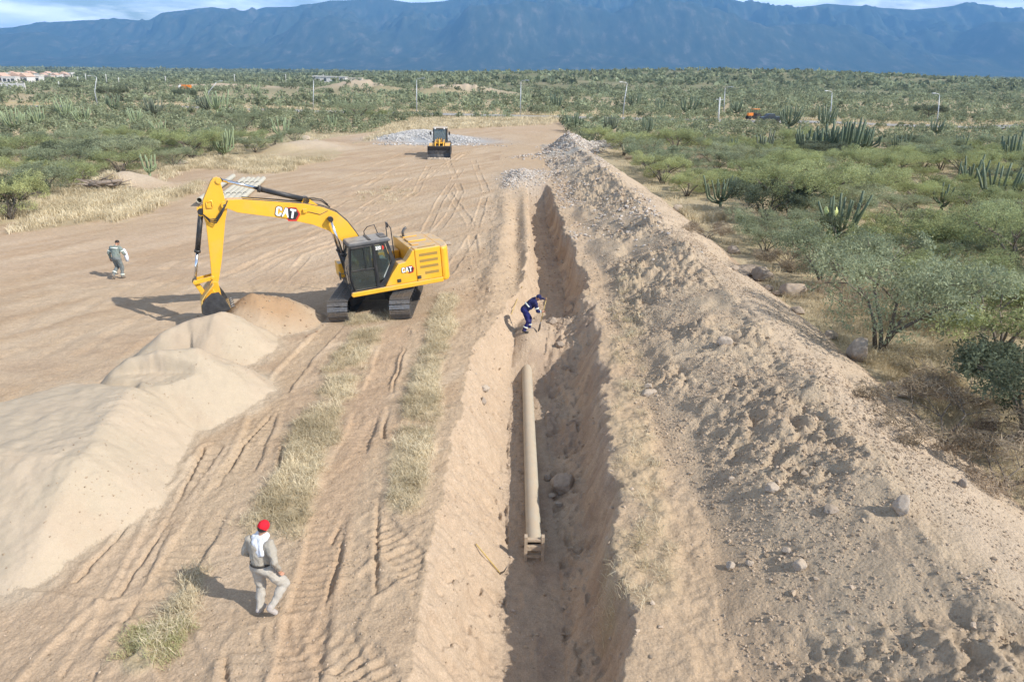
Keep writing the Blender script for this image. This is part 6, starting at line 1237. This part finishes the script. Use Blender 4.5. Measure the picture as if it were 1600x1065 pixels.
    for s in (-1, 1): mb = MB(); mb.add([(s * x0, ya + .03, 1.5), (s * x0, yb - .03, 1.5), (s * x0, yb - .12, 2.95), (s * x0, ya + .12, 2.95)], [(0, 1, 2, 3)]); o = mb.build('side_glass', M['glass2'], cab); so = o.modifiers.new('s', 'SOLIDIFY'); so.thickness = .01
    mb = MB(); mb.box((0, 3.3, 1.85), (.5, .5, .14)); mb.box((0, 3.55, 2.2), (.48, .12, .7)); mb.build('seat', M['seatgrey'], cab, .03)
    for s in (-.5, .5): mb = MB(); mb.cyl((s, 2.42, 3.02), (s, 2.55, 3.02), .09, n=12); mb.build('work_lamp', M['white'], cab)
    # bucket
    bk = empty('bucket', (0, 0, 0), (0, 0, 0), root); W_ = 1.22; pr_ = [(-.15, .06), (.25, .06), (.55, .16), (.68, .45), (.66, .85), (.5, 1.18), (.44, 1.3)]; pi = [(a - .03 if a > 0 else a, b + .03) for a, b in pr_]; pi[-1] = (.40, 1.3); pi[-2] = (.46, 1.17)
    mb = MB(); mb.prism(pr_ + pi[::-1], -W_, W_, 'yz'); mb.build('shell', M['bucket'], bk)
    for s in (-1, 1): mb = MB(); mb.prism([(-.15, .05), (.25, .05), (.56, .15), (.7, .45), (.68, .86), (.52, 1.19), (.42, 1.31), (.3, 1.2), (.1, .6)], s * W_, s * (W_ + .03), 'yz'); mb.build('side_plate', M['bucket'], bk)
    mb = MB(); mb.box((0, -.22, .06), (2 * W_ + .06, .2, .035)); mb.build('cutting_edge', M['steel'], bk)
    mb = MB(); mb.box((0, .46, 1.31), (2 * W_ + .05, .1, .05)); mb.build('spill_guard', M['steel'], bk)
    mb = MB()
    r_ = random.Random(3); n = 30; vs = []; fs = []
    for j in range(3):
        for i in range(n + 1): vs.append((-1.2 + 2.4 * i / n, (-.38, -.1, .35)[j] + r_.uniform(-.06, .06), (0, .16, .1)[j] + r_.uniform(-.02, .08)))
    for j in range(2):
        for i in range(n): fs.append((j * (n + 1) + i, j * (n + 1) + i + 1, (j + 1) * (n + 1) + i + 1, (j + 1) * (n + 1) + i))
    mb.add(vs, fs, True); o = mb.build('scraped_soil', M['sandy']); o.location = p; tag(o, 'line of loose soil pushed up at the loader bucket edge', 'soil', kind='stuff'); so = o.modifiers.new('s', 'SOLIDIFY'); so.thickness = .15; so.offset = -1
M['sandy'] = mat('scraped_soil', (.45, .36, .27), .95, var=.2, vscale=8, bump=.5)
loader()

# ------------------------------------------------------------------ street lamps and posts
M['galv'] = mat('galvanised', (.5, .52, .54), .45, .3, var=.1, vscale=1); M['concrete'] = mat('concrete_post', (.6, .6, .58), .85, var=.1)
def lamp(pts_px, label, kind='lamp', group=None):
    b = at_many([pts_px[0]])[0]; d0 = Vector(b); P = []
    yy = d0.y
    for (px, py) in pts_px:
        d = fw + rt * ((px - 800) / FPX) - up * ((py - 532.5) / FPX); t = yy / d.y; P.append(Vector((0, 0, CAM_H)) + d * t)
    P[0] = d0 - Vector((0, 0, .3)); sc_ = max(1., yy / 190)
    e = empty('street_lamp' if kind == 'lamp' else 'utility_pole', d0); tag(e, label, 'street lamp' if kind == 'lamp' else 'pole', group)
    Q = [q - d0 for q in P]; n = len(Q); mb = MB(); r0, r1 = (.12, .06) if kind == 'lamp' else (.17, .12)
    if kind == 'lamp':
        # gentle bow where the pole has been bent
        mb.tube(Q, 0, 10, [r0 + (r1 - r0) * i / (n - 1) for i in range(n)]); mb.build('pole', M['galv'], e)
        tp_ = Q[-1]; s = 1 if pts_px[-1][0] >= pts_px[0][0] else -1
        if label.startswith('rightmost') or 'above the big cactus' in label or 'beyond the bank' in label: s = -1
        mb = MB(); mb.tube([tp_, tp_ + Vector((s * .25, -.1, .22)), tp_ + Vector((s * 1.1, -.4, .35))], 0, 8, [.05, .045, .04]); mb.build('arm', M['galv'], e)
        mb = MB(); mb.box(tp_ + Vector((s * 1.4, -.5, .35)), (.7, .28, .14), (0, 0, s * -.3)); hd = mb.build('lamp_head', M['galv'], e, .03)
        mb = MB(); mb.box(tp_ + Vector((s * 1.42, -.5, .27)), (.4, .2, .03), (0, 0, s * -.3)); mb.build('lens', M['white'], hd)
    else:
        mb.tube([Q[0], Q[-1]], 0, 10, [r0, r1]); mb.build('pole', M['concrete'], e)
        mb = MB(); mb.box(Q[-1] - Vector((0, 0, .4)), (1.4, .1, .1)); mb.build('crossarm', M['concrete'], e)
for a in [([(1463, 202), (1466, 175), (1468, 149)], 'rightmost street lamp, bowed pole with a short arm to the left'), ([(1296, 190), (1299, 165), (1300, 145)], 'bowed street lamp above the big cactus group'),
          ([(1131, 178), (1133, 138)], 'straight street lamp beside the short leaning post'), ([(973, 184), (976, 155), (980, 131)], 'leaning street lamp beyond the bank at the road'), ([(813, 180), (814, 128)], 'straight street lamp on the road in line with the trench'),
          ([(651, 180), (651, 125)], 'straight street lamp on the road behind the wheel loader'), ([(489, 172), (490, 125)], 'straight street lamp rising from the left scrub'), ([(326, 165), (326, 144), (338, 129)], 'sharply bent street lamp pole in the left scrub'),
          ([(153, 168), (148, 143), (151, 121)], 'crooked leaning street lamp nearest the left edge')]: lamp(a[0], a[1], 'lamp', 'street lamps along the far road')
lamp([(1122, 193), (1125, 152)], 'short pale leaning concrete post in the right scrub', 'pole')
for (bx, by, tx, ty, lb) in ((93, 137, 91, 127, 'short far pole below the houses at the far left'), (122, 129, 121, 120, 'far pole at the right end of the houses'), (135, 128, 133, 115, 'far pole just right of the houses'), (167, 130, 165, 116, 'far pole between the houses and the big dark tree'), (186, 133, 185, 121, 'far pole above the large round dark tree'),
                         (259, 133, 258, 119, 'far pole left of the orange truck'), (367, 130, 366, 116, 'far pole right of the bent lamp'), (447, 129, 446, 116, 'far pole left of the long white shed'), (506, 127, 505, 116, 'far pole at the left end of the white shed')):
    lamp([(bx, by + 1), (tx, ty)], lb, 'pole', 'far utility poles on the plain')

# ------------------------------------------------------------------ far houses, shed and vehicles
WALLS = [('white', (.6, .58, .56)), ('cream', (.68, .6, .5)), ('pink', (.66, .5, .42)), ('orange', (.68, .36, .22)), ('pale yellow', (.7, .6, .38))]; WM = {n: mat('wall_' + n.replace(' ', '_'), c, .9, var=.08) for n, c in WALLS}
M['rooft'] = mat('roof_tile', (.52, .36, .28), .9, var=.15); M['roofw'] = mat('flat_roof', (.6, .57, .54), .9, var=.1); M['winfar'] = mat('window_dark', (.05, .06, .07), .3)
rh = random.Random(12); hpx = []
for row, (ya, yb, n) in enumerate(((119.5, 120.5, 14), (123.5, 124.5, 14), (129, 131, 8))):
    for i in range(n): hpx.append((2 + (112 if row < 2 else 62) * (i + rh.uniform(.2, .8)) / n, rh.uniform(ya, yb), row))
hpt = at_many([(a, b) for a, b, r in hpx]); ORD = ['leftmost', 'second', 'third', 'fourth', 'fifth', 'sixth', 'seventh', 'eighth', 'ninth', 'tenth', 'eleventh', 'twelfth', 'thirteenth', 'rightmost']; cnt = [0, 0, 0]
for (px, py, row), p in zip(hpx, hpt):
    wn, _ = rh.choice(WALLS[:1] * 4 + WALLS); W_, D_, H_ = rh.uniform(4, 6.5), rh.uniform(4, 6), rh.uniform(3.0, 3.6) ; e = empty('house', p, (0, 0, rh.uniform(-.2, .2))); i = cnt[row]; cnt[row] += 1
    gab = rh.random() < .45; sc_ = p[1] / 430
    tag(e, '%s house, %s from the left in the %s row of far houses' % (wn, ORD[min(i, 12)], ('farthest', 'middle', 'nearest')[row]), 'house', 'far houses at the left edge')
    mb = MB(); mb.box((0, 0, H_ / 2 - .3), (W_, D_, H_ + .6)); wl = mb.build('wall', WM[wn], e)
    for x in (-.28, .28): mb = MB(); mb.box((x * W_, -D_ / 2 - .01, H_ * .55), (1.4, .1, 1.3)); mb.build('window', M['winfar'], e)
    mb = MB(); mb.box((0, -D_ / 2 - .01, 1.05), (1.0, .1, 2.1)); mb.build('door', M['winfar'], e)
    mb = MB()
    if gab: mb.prism([(-W_ / 2 - .3, H_), (W_ / 2 + .3, H_), (0, H_ + 1.7)], -D_ / 2 - .3, D_ / 2 + .3)
    else: mb.box((0, 0, H_ + .15), (W_ + .3, D_ + .3, .3))
    mb.build('roof', M['rooft'] if gab else M['roofw'], e)
p = at_many([(10, 141)])[0]; mb = MB(); mb.box((0, 0, 1.1), (15, .25, 2.8))
for i in range(6): mb.box((-7.5 + 3 * i, -.0, 1.2), (.4, .4, 3.1))
o = mb.build('boundary_wall', WM['white']); o.location = p; tag(o, 'long white boundary wall in front of the far houses at the left edge', 'wall')
p = at_many([(524, 128)])[0]; e = empty('shed', p); tag(e, 'long low white shed on the plain left of centre', 'shed'); mb = MB(); mb.box((-3, 0, 1.5), (21, 8, 3.6)); mb.build('wall', WM['white'], e); mb = MB(); mb.prism([(-14, 3.3), (8, 3.3), (8, 3.5), (-14, 3.9)], -4.5, 4.5); mb.build('roof', M['roofw'], e)
for i in range(4): mb = MB(); mb.box((-11 + 5.3 * i, -4.02, 1.5), (1.6, .1, 1.8)); mb.build('door', M['winfar'], e)
p2 = at_many([(556, 129)])[0]; mb = MB(); mb.box((0, 0, 1.1), (9, 5, 2.8)); mb.box((0, 0, 2.65), (9.6, 5.6, .3)); o = mb.build('small_shed', WM['cream']); o.location = p2; tag(o, 'small pale shed right of the long white shed', 'shed')
M['orange'] = mat('orange_paint', (.75, .22, .02), .5, var=.05); M['carblack'] = mat('dark_car_paint', (.03, .04, .05), .3, var=.05)
def far_wheels(e, xs, w_, r=.5):
    for x in xs:
        for s in (-1, 1): mb = MB(); mb.cyl((x, s * w_, r), (x, s * (w_ - .3), r), r, n=16); mb.build('wheel', M['rubber'], e)
p = at_many([(288, 141)])[0]; e = empty('truck', p, (0, 0, .1)); e.scale = (.75, .75, .75); tag(e, 'orange truck with white cab parked far away in the left scrub', 'truck')
mb = MB(); mb.prism([(-2.4, .7), (-2.5, 1.6), (-2.2, 2.6), (-1.0, 2.6), (-1.0, .7)], -1.1, 1.1); c = mb.build('cab', M['white'], e, .05); mb = MB(); mb.prism([(-2.52, 1.65), (-2.23, 2.45), (-2.25, 2.47), (-2.56, 1.65)], -.95, .95); mb.build('windscreen', M['winfar'], c)
mb = MB(); mb.prism([(-.8, .9), (3.6, .9), (3.8, 2.7), (-.9, 2.7)], -1.2, 1.2); mb.build('dump_body', M['orange'], e, .03); mb = MB(); mb.box((.6, 0, .75), (6, .9, .25)); mb.build('chassis', M['black'], e); far_wheels(e, (-1.7, 1.8, 3.0), 1.2, .52)
p = at_many([(1176, 190)])[0]; e = empty('orange_tractor', p + np.array([0, 0, .4]), (0, 0, .3)); e.scale = (.72, .72, .72); tag(e, 'orange tractor half hidden by bushes near the road at the right', 'tractor')
mb = MB(); mb.prism([(-1.9, 1.0), (-1.9, 1.7), (-.3, 1.8), (-.3, 1.0)], -.45, .45); mb.build('bonnet', M['orange'], e, .06); mb = MB(); mb.box((.5, 0, 2.75), (1.9, 1.5, .14)); mb.build('canopy', M['orange'], e, .03)
for x in (-.2, 1.2):
    for s in (-.6, .6): mb = MB(); mb.bar((x, s, 1.2), (x + .05, s, 2.7), .07); mb.build('canopy_post', M['black'], e)
mb = MB(); mb.box((.7, 0, 1.4), (.6, .6, .5)); mb.build('seat', M['black'], e, .05); far_wheels(e, (1.1,), 1.0, .85); far_wheels(e, (-1.5,), .85, .5)
p = at_many([(1203, 192)])[0]; e = empty('parked_car', p + np.array([0, 0, .2]), (0, 0, .1)); e.scale = (.8, .8, .8); tag(e, 'dark pickup half hidden by bushes right of the orange tractor', 'car')
mb = MB(); mb.prism([(-2.5, .55), (-2.55, 1.05), (-1.6, 1.2), (-.9, 1.85), (.6, 1.9), (.85, 1.25), (2.5, 1.25), (2.55, .55)], -.95, .95); b_ = mb.build('body', M['carblack'], e, .05)
for s in (-1, 1): mb = MB(); mb.prism([(-1.4, 1.25), (-.85, 1.75), (.5, 1.78), (.65, 1.25)], s * .951, s * .965); mb.build('window', M['winfar'], e)
far_wheels(e, (-1.6, 1.6), .97, .4)

# ------------------------------------------------------------------ air
hzm = bpy.data.materials.new('haze'); hzm.use_nodes = True; t = hzm.node_tree; t.nodes.clear(); o_ = t.nodes.new('ShaderNodeOutputMaterial'); pv = t.nodes.new('ShaderNodeVolumePrincipled')
pv.inputs['Color'].default_value = (.21, .51, 1.0, 1); pv.inputs['Density'].default_value = HAZE_D; pv.inputs['Anisotropy'].default_value = 0; t.links.new(pv.outputs[0], o_.inputs['Volume'])
mb = MB(); mb.box((0, 4200, 560), (27000, 12600, 1240)); tag(mb.build('haze', hzm), kind='stuff')
